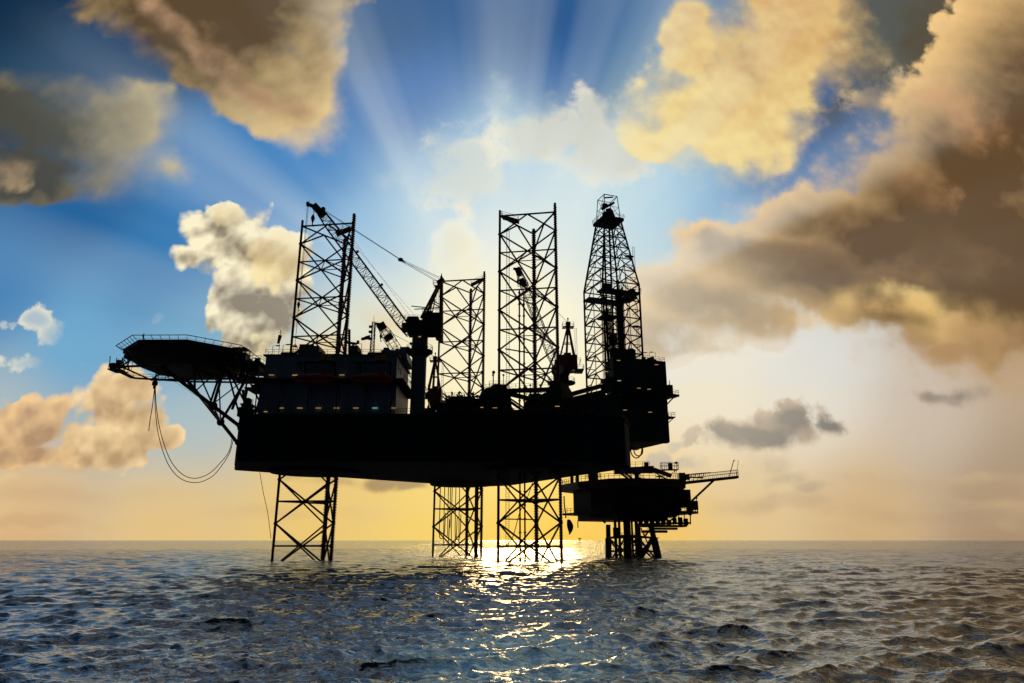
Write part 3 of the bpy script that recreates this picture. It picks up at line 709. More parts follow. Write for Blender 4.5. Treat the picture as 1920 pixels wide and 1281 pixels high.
# ------------------------------------------------ lifeboats in their davits
def lifeboat(u, v, label, w=9.0):
    c = at(u, v, HY0-4.0); r = thing('lifeboat', (c.x, c.y, ZD+7.45), label, 'lifeboat', 'enclosed lifeboats hanging at the gallery')
    prof = [(-.5, .25), (-.44, .7), (-.3, 1.0), (0, 1.08), (.3, 1.0), (.44, .66), (.5, .2)]
    vs, fs, n = [], [], 14
    for k, (x, s) in enumerate(prof):
        for i in range(n):
            t = 2*math.pi*i/n; y = math.cos(t)*1.35*s; z = math.sin(t)*(1.25 if math.sin(t) < 0 else 1.15)*(s if math.sin(t) > 0 else s**.6)
            vs.append((c.x+x*w, c.y+y, c.z+z))
    for k in range(len(prof)-1):
        for i in range(n): fs.append((k*n+i, (k+1)*n+i, (k+1)*n+(i+1) % n, k*n+(i+1) % n))
    fs += [tuple(range(n))[::-1][::-1], tuple(range((len(prof)-1)*n, len(prof)*n))]
    MB().add(vs, fs).build('boat_hull', M['orange'], r, True)
    MB().box((c.x+w*.22, c.y, c.z+1.35), (w*.2, 1.7, .8), 0, .8).build('canopy_cabin', M['orange'], r)
    MB().box((c.x, c.y-1.4, c.z-.1), (w*.86, .12, .16)).box((c.x, c.y+1.4, c.z-.1), (w*.86, .12, .16)).build('fender', M['dark'], r)
    g = MB()
    for s in (-1, 1):
        x = c.x+s*w*.36; g.beam((x, HY0-.2, ZD+7.4), (x, HY0-1.8, ZD+11.3), .3, .4); g.beam((x, HY0-1.8, ZD+11.3), (x, HY0-4.2, ZD+10.7), .3, .35); g.tube((x, HY0-4.0, ZD+10.6), (x, HY0-4.0, c.z+.9), .06)
    g.beam((c.x-w*.5, HY0-2.6, ZD+11.0), (c.x+w*.42, HY0-2.6, ZD+11.0), .4, .45)
    g.build('davit', M['dark'], r)
    g = MB(); x = c.x+w*.16; g.box((x, HY0-2.6, ZD+12.0), (2.4, 1.4, 1.3), 0, .85); g.build('winch', M['yellow'], r)
    g = MB(); g.rail([(c.x-w*.32, HY0-.9, ZD+11.1), (c.x-w*.32, HY0-3.4, ZD+11.1), (c.x+w*.4, HY0-3.4, ZD+11.1), (c.x+w*.4, HY0-.9, ZD+11.1)], 1.5, .04); g.build('railing', M['grey'], r)
lifeboat(592, 711, 'dark orange enclosed lifeboat hanging at the left of the accommodation gallery')
lifeboat(698, 711, 'dark orange enclosed lifeboat hanging near the blue crane pedestal')

# ------------------------------------------------ helideck
HC = Vector((-72.3, 151.5, 44.6)); HRd = 13.3; hy = R(-1)
oct_ = [Vector((HC.x+HRd*math.cos(hy+R(22.5+45*i)), HC.y+HRd*math.sin(hy+R(22.5+45*i)), HC.z)) for i in range(8)]
heli = MB().slab(oct_, 1.0).build('helideck', M['dark'], rig); heli['label'] = 'eight sided helicopter deck with angled safety net'
g = MB()                                               # deck beams under the plate
def clip_oct(s_, c_):                                  # half length of a chord of the octagon
    return min(HRd*.92, (HRd*1.28-abs(s_)) )
for k in range(-6, 7):
    s_ = k*2.0; L = clip_oct(s_, 0)*.93; L = min(L, HRd*.84)
    g.beam((HC.x+s_, HC.y-L, HC.z-1.6), (HC.x+s_, HC.y+L, HC.z-1.4), .35, .8)
for k in (-5, 0, 5):
    L = HRd*.62; g.beam((HC.x-L, HC.y+k, HC.z-2.9), (HC.x+L, HC.y+k, HC.z-3.3), .5, 1.0)
for (k0, z0_), (k1, z1_) in zip(((.60, -4.0), (.78, -3.1), (.90, -2.0)), ((.78, -3.1), (.90, -2.0), (.97, -1.05))):
    cr_ = [(HC.x+HRd*k0*math.cos(R(15*i)), HC.y+HRd*k0*math.sin(R(15*i))) for i in range(24)]
    g.prism(cr_, HC.z+z0_, HC.z+z1_-.01, k1/k0)
for k in (4, 8, 11): g.beam((HC.x+k, HC.y-HRd*.5, HC.z-4.4), (HC.x+k, HC.y+HRd*.5, HC.z-4.4), .3, .5)
g.build('deck_beams', M['dark'], heli)
g = MB(); n = 8; outp = [HC+(p-HC)*1.115+Vector((0, 0, .55)) for p in oct_]; inn = [p+Vector((0, 0, -.5)) for p in oct_]
for i in range(8):
    a, b, a2, b2 = inn[i], inn[(i+1) % 8], outp[i], outp[(i+1) % 8]
    g.tube(a2, b2, .09, n=5)
    for k in range(7): g.tube(a.lerp(b, k/6), a2.lerp(b2, k/6), .06, n=4)
    g.tube(a.lerp(a2, .5), b.lerp(b2, .5), .03, n=4)
g.build('safety_net', M['grey'], heli)
# under-deck truss to the bow
g = MB(); bowN, bowF = Vector((-57.6, 147.6, 27.6)), Vector((-64.2, 164.0, 26.2)); ends = []
for base, yy in ((bowN, 145.5), (bowF, 158.5)):
    tip = Vector((-76.5, yy+.5, 41.2)); inn_ = Vector((-56, yy, 41.2)) if yy < 150 else Vector((-58, yy+2, 41.2))
    mid = base.lerp(tip, .33); far = Vector((-84.5, yy+1, 40.6))
    g.tube(base, tip, .42, n=8); g.tube(far, inn_, .26, n=6); g.tube(tip, tip+Vector((0, 0, 2.4)), .3)
    g.tube(far, far+Vector((3.5, 0, 2.8)), .2); g.tube(far+Vector((-.0, 0, 0)), tip+Vector((-3.5, 0, 2.4)), .14)
    top1 = Vector((-68.6, yy+.8, 41.2)); top2 = Vector((-62.0, yy+1, 41.2))
    lo1 = base.lerp(tip, .55); g.tube(lo1, top1, .26); g.tube(mid, top2, .32); g.tube(mid, top1, .16); g.tube(base+Vector((0, 0, 1)), top2, .2)
    g.tube(base.lerp(tip, .55), top2, .15); g.tube(top1, top1+Vector((0, 0, 2)), .25); g.tube(top2, top2+Vector((0, 0, 2)), .25)
    g.ball(mid, .95, 8, 6); g.ball(base.lerp(tip, .02), .6, 6, 5)
    up2 = inn_+Vector((0, 0, 0)); g.tube(top2, Vector((-56.4, yy+2, ZD+1.2)), .2); g.tube(inn_, Vector((-59.5, yy+1, ZD+1)), .28)
    ends.append((base, tip, mid, lo1, top1, top2, inn_, far))
for k in range(8): g.tube(ends[0][k], ends[1][k], .2, n=6)
g.tube(ends[0][1], ends[1][4], .14); g.tube(ends[1][1], ends[0][4], .14); g.tube(ends[0][4], ends[1][5], .14); g.tube(ends[1][4], ends[0][5], .14); g.tube(ends[0][2], ends[1][3], .14); g.tube(ends[1][2], ends[0][3], .14)
g.build('truss', M['dark'], heli)
g = MB()                                               # walkway hung below the far rim and the landing at its left end
wk = [at(228, 664, 153), at(233, 683, 155), at(347, 699, 156)]
wk = [Vector((-86.6, 149, 40.4)), Vector((-86.2, 155, 40.0)), Vector((-76, 160.5, 40.4)), Vector((-60, 161.5, 40.4))]
for a, b in zip(wk, wk[1:]): g.beam(a, b, 1.2, .22)
g.rail(wk, 1.1, .04); g.box((-87.4, 150.5, 40.6), (2.6, 3.6, .25)); g.rail([(-88.6, 148.8, 40.7), (-88.6, 152.3, 40.7), (-86.2, 152.3, 40.7)], 1.1, .04)
g.box((-88.0, 149.6, 41.4), (1.0, 1.0, 1.4)); g.box((-87.0, 150, 42.0), (.9, .8, 1.8)); g.tube((-88.5, 149, 41), (-88.7, 149, 43.6), .1)
for i in range(14):
    x = -87.5+random.random()*3; g.beam((x, 149+random.random()*3, 40.9), (x+random.uniform(-.8, .8), 150, 42.6+random.random()), .1, .14)
g.build('access_walkway', M['dark'], heli)
g = MB()                                               # platform with gear at the right of the helideck, towards the house
g.box((-59.2, 153.5, 42.2), (7.6, 9, .5)); g.rail([(-62.5, 149, 42.5), (-55.4, 149, 42.5), (-55.4, 157, 42.5)], 1.2, .05)
g.box((-57.6, 152, 41.0), (4.0, 6, 1.2)); g.box((-58.5, 151, 38.6), (5.5, 6.5, .3)); g.box((-56.6, 151, 36.2), (2.6, 6.5, .3)); g.rail([(-61, 148, 38.8), (-55.2, 148, 38.8)], 1.1, .05)
for i in range(16):
    x, z = random.uniform(-61, -55.3), random.choice((42.5, 38.8, 36.4)); s_ = random.uniform(.5, 1.1)
    if z < 37: x = random.uniform(-57.6, -55.4)
    g.box((x, 149+random.random()*4, z+s_/2), (s_, s_, s_*random.uniform(.8, 1.3)), random.random())
g.beam((-57.4, 149, 42.3), (-54.6, 149, 37.3), .9, .1)
for i in range(9): g.box((-57.2+i*.3, 148.9, 42.0-i*.54), (.3, .9, .05))
g.beam((-59, 150, 36.2), (-57.6, 150, 31), .5, .5); g.beam((-57, 147.5, 36), (-57.5, 147, ZD), .3, .3); g.box((-57.2, 149.5, 32.6), (2.2, 4, .3)); g.box((-57.4, 149.2, 33.4), (1.2, 2, 1.4))
g.build('landing', M['dark'], heli)
# cabin on the helideck's right edge
c = at(446, 655, 149)
r = thing('fire_monitor_cabin', (c.x, 151, HC.z-1.9), 'small brown cabin at the edge of the helicopter deck nearest the house', 'cabin')
g = MB(); w, hh = 3.1, 2.5; z0 = HC.z-1.9+.4
for dx in (-w/2, w/2):
    for dy in (-1.2, 1.2): g.beam((c.x+dx, 151+dy, z0-.6), (c.x+dx, 151+dy, z0+hh), .16, .16)
g.box((c.x, 151, z0+.8), (w, 2.6, 1.5)); g.build('frame', M['brown'], r)
MB().box((c.x, 151, z0+hh+.15), (w+.5, 3.2, .35), 0, .7).build('roof', M['brown'], r)
MB().box((c.x+.4, 149.6, z0+1.5), (1.2, .1, 1.0)).build('door', M['yellow'], r)
# ---------------------------------------------------------------- person on the helideck
def person(loc, label, hgt=1.76, yaw=0., mat='skin'):
    me = bpy.data.meshes.new('person'); k = hgt/1.76
    J = {'pel': (0, 0, .95, .15), 'wai': (0, .01, 1.1, .13), 'che': (0, .02, 1.32, .17), 'neck': (0, .03, 1.5, .06), 'head': (0, .05, 1.62, .10), 'top': (0, .05, 1.73, .085),
         'shl': (-.2, .02, 1.42, .07), 'ell': (-.27, .05, 1.16, .05), 'wrl': (-.25, .2, .97, .04), 'hal': (-.24, .26, .92, .035), 'shr': (.2, .02, 1.42, .07), 'elr': (.3, -.02, 1.16, .05), 'wrr': (.3, .1, .93, .04), 'har': (.29, .14, .86, .035),
         'hil': (-.1, 0, .9, .105), 'knl': (-.12, .1, .5, .07), 'anl': (-.12, .02, .1, .05), 'tol': (-.13, .19, .05, .045), 'hir': (.1, 0, .9, .105), 'knr': (.12, -.04, .5, .07), 'anr': (.13, -.16, .1, .05), 'tor': (.14, .0, .05, .045)}
    names = list(J); E = [('pel', 'wai'), ('wai', 'che'), ('che', 'neck'), ('neck', 'head'), ('head', 'top'), ('che', 'shl'), ('shl', 'ell'), ('ell', 'wrl'), ('wrl', 'hal'), ('che', 'shr'), ('shr', 'elr'), ('elr', 'wrr'), ('wrr', 'har'), ('pel', 'hil'), ('hil', 'knl'), ('knl', 'anl'), ('anl', 'tol'), ('pel', 'hir'), ('hir', 'knr'), ('knr', 'anr'), ('anr', 'tor')]
    me.from_pydata([Vector(J[n][:3])*k for n in names], [(names.index(a), names.index(b)) for a, b in E], [])
    o = bpy.data.objects.new('person', me); COL.objects.link(o); o.location = loc; o.rotation_euler.z = yaw
    o.modifiers.new('skin', 'SKIN')
    for i, n in enumerate(names): me.skin_vertices[0].data[i].radius = (J[n][3]*k,)*2
    me.skin_vertices[0].data[0].use_root = True
    o.modifiers.new('sub', 'SUBSURF').levels = 1; o.modifiers['sub'].render_levels = 1
    me.materials.append(M[mat]); return tag(o, label, 'person')
person((-77.3, 140.5, HC.z), 'person in dark overalls walking near the rim of the helicopter deck', 1.78, 1.9)

# ---------------------------------------------------------------- cranes
def catmull(pts, n=10):
    P = [Vector(p) for p in pts]; P = [P[0]*2-P[1]]+P+[P[-1]*2-P[-2]]; o = []
    for i in range(1, len(P)-2):
        for k in range(n):
            t = k/n; a, b, c, d = P[i-1:i+3]
            o.append(.5*((2*b)+(c-a)*t+(2*a-5*b+4*c-d)*t*t+(3*b-a-3*c+d)*t**3))
    return o+[P[-2]]
def boom(mb, a, b, w, n, rc=.13, rb=.07, taper=(.5, .45)):
    a, b = Vector(a), Vector(b); d = (b-a).normalized(); s = d.cross(Vector((0, 0, 1))).normalized(); u = s.cross(d)
    ring = lambda p, k: [p+s*i*w*.5*k+u*j*w*.5*k for i, j in ((-1, -1), (1, -1), (1, 1), (-1, 1))]
    p1, p2 = a.lerp(b, .1), a.lerp(b, .88)
    mb.lattice(ring(a, taper[0]), ring(p1, 1), 2, rc, rb, False); mb.lattice(ring(p1, 1), ring(p2, 1), n, rc, rb, False); mb.lattice(ring(p2, 1), ring(b, taper[1]), 3, rc, rb, False)
def hook(p, L, parent, mat='dark', s=1.):
    """hook block hanging on two falls from p"""
    p = Vector(p); q = p-Vector((0, 0, L)); g = MB()
    g.tube(p, q, .05, n=4).tube(p+Vector((.25, 0, 0)), q+Vector((.2, 0, 0)), .05, n=4)
    g.build('hoist_rope', M['rope'], parent)
    g = MB(); g.tube(q, q-Vector((0, 0, .8*s)), .2*s, .5*s, n=8).tube(q-Vector((0, 0, .8*s)), q-Vector((0, 0, 2.0*s)), .5*s, .16*s, n=8).tube(q-Vector((0, 0, 2*s)), q-Vector((0, 0, 2.7*s)), .12*s)
    g.tube(q-Vector((0, 0, 2.7*s)), q+Vector((.35*s, 0, -3.0*s)), .1*s).tube(q+Vector((.35*s, 0, -3.0*s)), q+Vector((.3*s, 0, -2.6*s)), .08*s)
    g.build('hook_block', M[mat], parent)

# crane by the house, with the long boom
Yc = 150.0; pc = at(786, 700, Yc); PX = pc.x-.1
cr = thing('pedestal_crane', (PX, Yc, ZD), 'large red crane on a blue pedestal, long boom crossing the reddish leg', 'crane', 'pedestal cranes on the rig')
g = MB(); g.tube((PX, Yc, ZD), (PX, Yc, 45.2), 1.62, n=24).tube((PX, Yc, 45.2), (PX, Yc, 46.0), 1.62, 1.9, n=24).tube((PX, Yc, 46.0), (PX, Yc, 48.6), 1.75, n=24)
ped = g.build('pedestal', M['navy'], cr)
g = MB(); g.tube((PX, Yc, 44.6), (PX, Yc, 45.0), 2.95, n=24).tube((PX, Yc, 43.6), (PX, Yc, 44.6), 1.7, 2.7, n=24)
rp = [(PX+2.9*math.cos(R(a)), Yc+2.9*math.sin(R(a)), 45.0) for a in range(0, 360, 24)]; g.rail(rp, 1.15, .04, True); g.build('ring_platform', M['dark'], ped)
cab = MB(); zc = lambda v: at(800, v, Yc).z
cab.tube((PX, Yc, 48.4), (PX, Yc, 49.6), 2.0, 2.9, n=16)
cab.box((PX+.7, Yc, 50.2), (6.9, 4.6, 2.8)); cab.box((PX+2.6, Yc, 51.6), (4.0, 4.2, 3.6)); cab.box((PX-1.6, Yc, 52.0), (3.0, 3.6, 1.4), 0, .8); cab.box((PX+1.9, Yc, 53.6), (1.5, 2.2, 1.0)); cab.box((PX+4.2, Yc, 49.2), (1.4, 3.6, 2.6))
for i in range(6): cab.box((PX-2.4+i*1.3, Yc-2.4, 50.4), (.7, .3, 1.2+.3*(i % 2)))
cab.build('machinery_house', M['dark'], cr)
MB().box((PX-3.1, Yc-1.6, 50.0), (1.5, 1.6, 1.9), 0, .85).build('operator_cab', M['dark'], cr)
g = MB(); g.rail([(PX-3.3, Yc-2.3, 51.5), (PX+.4, Yc-2.3, 51.5), (PX+.4, Yc+2.3, 51.5), (PX-3.3, Yc+2.3, 51.5)], 1.2, .04, True); g.rail([(PX+.6, Yc-2.2, 53.4), (PX+4.5, Yc-2.2, 53.4), (PX+4.5, Yc+2.2, 53.4)], 1.2, .04); g.build('railing', M['grey'], cr)
apex = at(827.5, 526, Yc)
g = MB()
for s in (-1.5, 1.5):
    ap = apex+Vector((0, s*.45, 0)); g.beam(at(791, 600, Yc)+Vector((0, s, 0)), ap, .42, .5); g.beam(at(827, 640, Yc)+Vector((0, s, 0)), ap, .5, .6)
    g.beam(at(797, 600, Yc)+Vector((1, s, 0)), at(815, 558, Yc)+Vector((0, s*.8, 0)), .2, .2); g.beam(at(809, 565, Yc)+Vector((0, s*.7, 0)), at(828, 575, Yc)+Vector((0, s*.7, 0)), .2, .2)
    g.beam(at(800, 583, Yc)+Vector((0, s*.85, 0)), at(827, 600, Yc)+Vector((0, s*.85, 0)), .2, .2)
g.beam(apex+Vector((-.8, 0, -.8)), apex+Vector((.6, 0, .2)), 1.6, .9); g.tube(apex, apex+Vector((0, 0, 1.2)), .4, .2, n=8); g.tube(apex+Vector((0, 0, 1.2)), apex+Vector((0, 0, 1.7)), .1)
for a, b in (((771, 574), (800, 577)), ((777, 580), (830, 577)), ((800, 573), (800, 580))): g.tube(at(*a, Yc-1.5), at(*b, Yc-1.5), .12)
g.beam(at(815, 537, Yc), at(826, 540, Yc), 1.6, .2); q = at(815, 537, Yc); g.rail([q+Vector((-.3, -.9, 0)), q+Vector((1.1, -.9, 0)), q+Vector((1.1, .9, 0)), q+Vector((-.3, .9, 0))], 1.1, .04, True)
g.build('a_frame', M['red'], cr)
g = MB(); ladder(g, apex.x-.9, Yc+1.2, 54, 61, .5, .04); g.build('ladder', M['grey'], cr)
foot = at(768, 626, Yc); tip = at(600, 397, Yc-.5)
g = MB(); boom(g, foot, tip, 2.15, 20, .13, .065, (.7, .75))
bm = g.build('boom', M['red'], cr)
g = MB(); hd = at(577, 383, Yc-.5); g.beam(at(606, 404, Yc-.5), at(589, 386, Yc-.5), 1.5, 1.5); g.beam(at(592, 389, Yc-.5), hd, .8, .7); g.tube(at(606, 392, Yc-1), at(606, 392, Yc), .55, n=10); g.tube(hd, hd+Vector((.4, 0, .9)), .06)
g.box(at(577, 383, Yc-.5), (.5, .9, .9)); g.build('boom_head', M['dark'], bm)
for f, w in ((.35, .8), (.62, .7), (.8, .6)): q = foot.lerp(tip, f); MB().box(q+Vector((1.1, -.6, 1.0)), (.5, .4, .5)).build('floodlight', M['yellow'], bm)
g = MB(); sh = at(751, 487, Yc-.2); a0 = at(605, 393, Yc-.5)
for dy in (-.5, .5):
    g.tube(a0+Vector((0, dy, 0)), sh+Vector((0, dy*.4, 0)), .06, n=4)
    g.tube(sh+Vector((0, dy, .0)), apex+Vector((-.4, dy, .6)), .05, n=4); g.tube(sh+Vector((0, dy, -.2)), apex+Vector((-.9, dy, -.2)), .05, n=4)
g.tube(at(610, 398, Yc-.5), at(785, 600, Yc), .035, n=4); g.tube(at(640, 420, Yc-.5), at(778, 606, Yc), .035, n=4)
g.build('pendant_rope', M['rope'], cr)
MB().ball(sh, .55, 10, 7, (1.15, .6, .9)).tube(sh, sh+Vector((1.4, 0, -.9)), .3, .08).build('pendant_sheave', M['dark'], cr)
hook(at(588.5, 388, Yc-.5), at(588, 388, Yc-.5).z-at(588, 403, Yc-.5).z, cr, 'dark', 1.0)
hd2 = at(576.5, 384, Yc-.5); hb = at(560, 566, Yc-.5)
hook(hd2, hd2.z-hb.z, cr, 'dark', .75)
# personnel basket on the roof, hanging from the long hoist rope
bx = hd2.x; zt = hb.z-2.3; r = thing('personnel_basket', (bx, Yc-.5, ZR+.2), 'conical rope personnel basket touching the roof below the long hoist rope', 'personnel basket')
g = MB(); g.tube((bx, Yc-.5, zt), (bx, Yc-.5, ZR+2.8), .05, n=4); g.build('sling', M['rope'], r)
g = MB()
for i in range(8):
    a = R(45*i); g.tube((bx+.5*math.cos(a), Yc-.5+.5*math.sin(a), ZR+2.3), (bx+1.1*math.cos(a), Yc-.5+1.1*math.sin(a), ZR+.35), .04, n=4); g.tube((bx, Yc-.5, ZR+2.9), (bx+.5*math.cos(a), Yc-.5+.5*math.sin(a), ZR+2.3), .04, n=4)
    b_ = R(45*i+45); g.tube((bx+.8*math.cos(a), Yc-.5+.8*math.sin(a), ZR+1.3), (bx+.8*math.cos(b_), Yc-.5+.8*math.sin(b_), ZR+1.3), .04, n=4)
g.build('netting', M['rope'], r); MB().tube((bx, Yc-.5, ZR+.15), (bx, Yc-.5, ZR+.4), 1.15, n=16).build('floor_ring', M['dark'], r); MB().tube((bx, Yc-.5, ZR+2.2), (bx, Yc-.5, ZR+2.35), .55, n=12).build('top_ring', M['dark'], r)

def small_crane(px, Y, zped, w, body, top, feet, tip, foot_, label, hookat, hookL, bw=1.5, n=14, sheave=None):
    cr = thing('pedestal_crane', (px, Y, ZD), label, 'crane', 'pedestal cranes on the rig')
    pd = MB().tube((px, Y, ZD), (px, Y, zped), w, n=18).tube((px, Y, zped-1.2), (px, Y, zped-.2), w, w*1.35, n=18).build('pedestal', M['dark'], cr)
    g = MB(); zr = zped-3.2; g.tube((px, Y, zr), (px, Y, zr+.3), w*1.9, n=18); g.rail([(px+w*1.85*math.cos(R(a)), Y+w*1.85*math.sin(R(a)), zr+.3) for a in range(0, 360, 30)], 1.1, .04, True); g.build('ring_platform', M['dark'], pd)
    (bx0, bx1, bz0, bz1) = body; g = MB(); g.box(((bx0+bx1)/2, Y, (bz0+bz1)/2), (bx1-bx0, 4.2, bz1-bz0)); g.box(((bx0+bx1)/2+.2, Y, bz1+.4), ((bx1-bx0)*.35, 2, .9)); g.tube((px, Y, zped-.3), (px, Y, bz0+.2), w*1.2, (bx1-bx0)*.42, n=14)
    for i in range(4): g.box((bx0+(bx1-bx0)*(.15+.23*i), Y-2.15, (bz0+bz1)/2), (.6, .2, (bz1-bz0)*.6))
    g.build('machinery_house', M['red'], cr)
    MB().box((bx0-.1, Y-1.5, (bz0+bz1)/2-.2), (1.3, 1.4, 1.8), 0, .85).build('operator_cab', M['dark'], cr)
    g = MB(); g.rail([(bx0, Y-2.1, bz1), (bx1+.9, Y-2.1, bz1-2), (bx1+.9, Y+2, bz1-2)], 1.1, .04); g.rail([(bx1, Y-2.6, bz0+.2), (bx1+1.6, Y-2.6, bz0+.2), (bx1+1.6, Y+2.6, bz0+.2)], 1.1, .04); g.box((bx1+.6, Y, bz0+.1), (2, 5, .2)); g.build('railing', M['grey'], cr)
    top = Vector(top); g = MB()
    for f in feet:
        for s in (-1.1, 1.1): g.beam(Vector((f, Y+s, bz1-.3)), top+Vector((0, s*.4, 0)), .32, .36)
    for k in (.4, .68):
        for s in (-1.1, 1.1): g.tube(Vector((feet[0], Y+s, bz1)).lerp(top, k), Vector((feet[-1], Y+s, bz1)).lerp(top, k), .12)
    g.box(top, (1.2, 1.6, .9)); g.box(top+Vector((0, 0, -.9)), (3.0, 2.4, .15)); g.rail([top+Vector((x, y, -.8)) for x, y in ((-1.5, -1.2), (1.5, -1.2), (1.5, 1.2), (-1.5, 1.2))], 1.1, .035, True); g.tube(top, top+Vector((0, 0, 1.5)), .12); g.ball(top+Vector((0, 0, 1.5)), .25, 6, 5)
    g.build('a_frame', M['red'], cr)
    g = MB(); ladder(g, feet[-1]+.5, Y, bz1, top.z-1, .5, .04); g.build('ladder', M['grey'], cr)
    tip, foot_ = Vector(tip), Vector(foot_); g = MB(); boom(g, foot_, tip, bw, n, .10, .055, (.6, .6)); bo = g.build('boom', M['red'], cr)
    d = (tip-foot_).normalized(); g = MB(); g.beam(tip-d*1.5, tip+d*.6, bw*.8, bw*.8); g.beam(tip+d*.4, tip+d*.4+Vector((-1.3, 0, .1)), .5, .6); g.beam(tip-d*5.0, tip-d*3.2, bw*1.2, bw*.7); g.build('boom_head', M['dark'], bo)
    g = MB(); sv = top.lerp(tip, .45)
    for dy in (-.4, .4): g.tube(tip-d*2+Vector((0, dy, .5)), sv, .04, n=4); g.tube(sv, top+Vector((0, dy, .4)), .04, n=4)
    g.build('pendant_rope', M['rope'], cr); MB().ball(sv, .45, 8, 6).build('pendant_sheave', M['dark'], cr)
    hook(hookat, hookL, cr, 'dark', .8); return cr
Y2 = 195.0; z_ = lambda v, Y: at(960, v, Y).z
a, b = at(803, 755, Y2), at(829, 731, Y2)
small_crane((a.x+b.x)/2, Y2, 42.0, 1.3, (a.x, b.x, a.z, b.z), at(816, 672, Y2), (at(803, 731, Y2).x, at(812, 731, Y2).x, at(826, 731, Y2).x), at(714, 610, Y2-6), at(797, 742, Y2), 'red crane behind the blue pedestal, its boom tip showing above the roof', at(715, 612, Y2-6), 2.2, 2.4, 12)
Y3 = 176.0; a, b = at(1040, 697, Y3), at(1081, 669, Y3)
c3 = small_crane((a.x+b.x)/2-1.2, Y3, 46.5, 1.9, (a.x+.6, b.x, a.z, b.z), at(1065, 608, Y3), (at(1050, 669, Y3).x, at(1062, 669, Y3).x, at(1077, 669, Y3).x), at(972, 507, Y3+4), at(1042, 688, Y3), 'red crane beside the derrick, its boom seen through the central leg', at(971, 510, Y3+4), 2.0, 1.9, 18)
# satellite dish on that crane's body
q = at(1045, 692, Y3-4.5); r = thing('satellite_dish', (q.x, q.y+1, ZD+8), 'round white satellite dish in front of the red crane near the derrick', 'satellite dish')
vs = [q+Vector((0, .5, 0))]; n = 24
for k, (rr_, d_) in enumerate(((.6, .46), (1.1, .32), (1.55, .1))): vs += [q+Vector((rr_*math.cos(2*math.pi*i/n), d_, rr_*math.sin(2*math.pi*i/n)*.9)) for i in range(n)]
vs2 = [v+Vector((0, .12, 0)) for v in vs]; fs = []
for off, fl in ((0, 1), (len(vs), -1)):
    for i in range(n): fs.append(tuple((off, off+1+i, off+1+(i+1) % n))[::fl])
    for k in range(2):
        for i in range(n): fs.append(tuple((off+1+k*n+i, off+1+(k+1)*n+i, off+1+(k+1)*n+(i+1) % n, off+1+k*n+(i+1) % n))[::fl])
MB().add(vs+vs2, fs).build('reflector', M['dish'], r, True)
MB().tube(q+Vector((0, .7, 0)), q+Vector((0, 1.4, -.6)), .3, n=8).tube(q+Vector((0, 1.4, -.4)), Vector((q.x, q.y+1.4, ZD+6)), .35, n=8).build('mount', M['dark'], r)
MB().tube(q+Vector((0, -.9, 0)), q+Vector((0, .4, -.9)), .05).tube(q+Vector((0, -.9, 0)), q+Vector((0, -.6, 0)), .14).build('feed_arm', M['grey'], r)

# ---------------------------------------------------------------- drilling package
DC = Vector((29.6, 196.2, 0)); 
def dl(s, t, z): return DC+AX*s+AN*t+Vector((0, 0, z))
ZF = 45.0
cant = MB()                                            # cantilever beams running out over the stern
for t in (-8, 8): cant.beam(dl(-40, t, 33.2), dl(11.2, t, 33.2), 1.4, 6.0)
for s in (-38, -28, -18, -8, 2, 10): cant.beam(dl(s, -8, 32), dl(s, 8, 32), 1.0, 3.4)
cant.slab([dl(-30, -8.4, 36.6), dl(11.2, -8.4, 36.6), dl(11.2, 8.6, 36.6), dl(-30, 8.6, 36.6)], .5)
co_ = cant.build('cantilever', M['dark'], rig)
sub = MB()
sub.slab([dl(-3, -8.8, 43.2), dl(11.3, -8.8, 43.2), dl(11.3, 9, 43.2), dl(-3, 9, 43.2)], 12.8)
sub.slab([dl(-10, -8.5, 42.4), dl(-3, -8.5, 42.4), dl(-3, 8.6, 42.4), dl(-10, 8.6, 42.4)], 8)
for i in range(14): p = dl(-2.4+i*1.02, 9.08, 37.2); sub.beam(p-Vector((0, 0, 5.9)), p+Vector((0, 0, 5.6)), .14, .14)
so = sub.build('substructure', M['clad'], rig)
df = MB()
df.slab([dl(-3.6, 1.5, 53.2), dl(11.4, 1.5, 53.2), dl(11.4, 9.2, 53.2), dl(-5.4, 9.2, 53.2)], 9.6)
df.slab([dl(6.6, -8.0, 50.8), dl(11.2, -8.0, 50.8), dl(11.2, 1.5, 50.8), dl(6.6, 1.5, 50.8)], 7.6)
df.slab([dl(-5.2, 6.6, 47.5), dl(-8.2, 6.6, 46.6), dl(-8.2, 9.0, 46.6), dl(-5.2, 9.0, 47.5)], 4)
for i in range(16): p = dl(-4.8+i*1.06, 9.28, 48.6); df.beam(p-Vector((0, 0, 4.4)), p+Vector((0, 0, 4.3)), .14, .14)
dfo = df.build('drill_floor_house', M['clad'], rig)
g = MB()
for s, t in ((-3.6, 6.8), (-1.0, 7), (1.6, 7.2)): g.tube(dl(s, t, 53.2), dl(s, t, 56.0), 1.25, n=16); g.tube(dl(s, t, 56.0), dl(s, t, 56.5), 1.25, .6, n=16)
g.build('mud_tank', M['clad'], dfo)
g = MB(); g.rail([dl(-5, 9, 53.2), dl(11.2, 9, 53.2), dl(11.2, -8.6, 53.2)], 1.2, .05)
for i in range(8):
    s = random.uniform(3, 10); g.box(dl(s, random.uniform(3, 8), 53.7), (.9, .9, random.uniform(.8, 1.6)), R(20.7))
g.build('railing', M['grey'], dfo)
g = MB()                                               # outrigger walkways on the far right side
g.slab([dl(7.5, 8.5, 43.6), dl(13.6, 8.5, 43.6), dl(13.6, 1, 43.6), dl(7.5, 1, 43.6)], .6); g.slab([dl(-2, 11.6, 43.4), dl(13.6, 11.6, 43.4), dl(13.6, 8.6, 43.4), dl(-2, 8.6, 43.4)], .6)
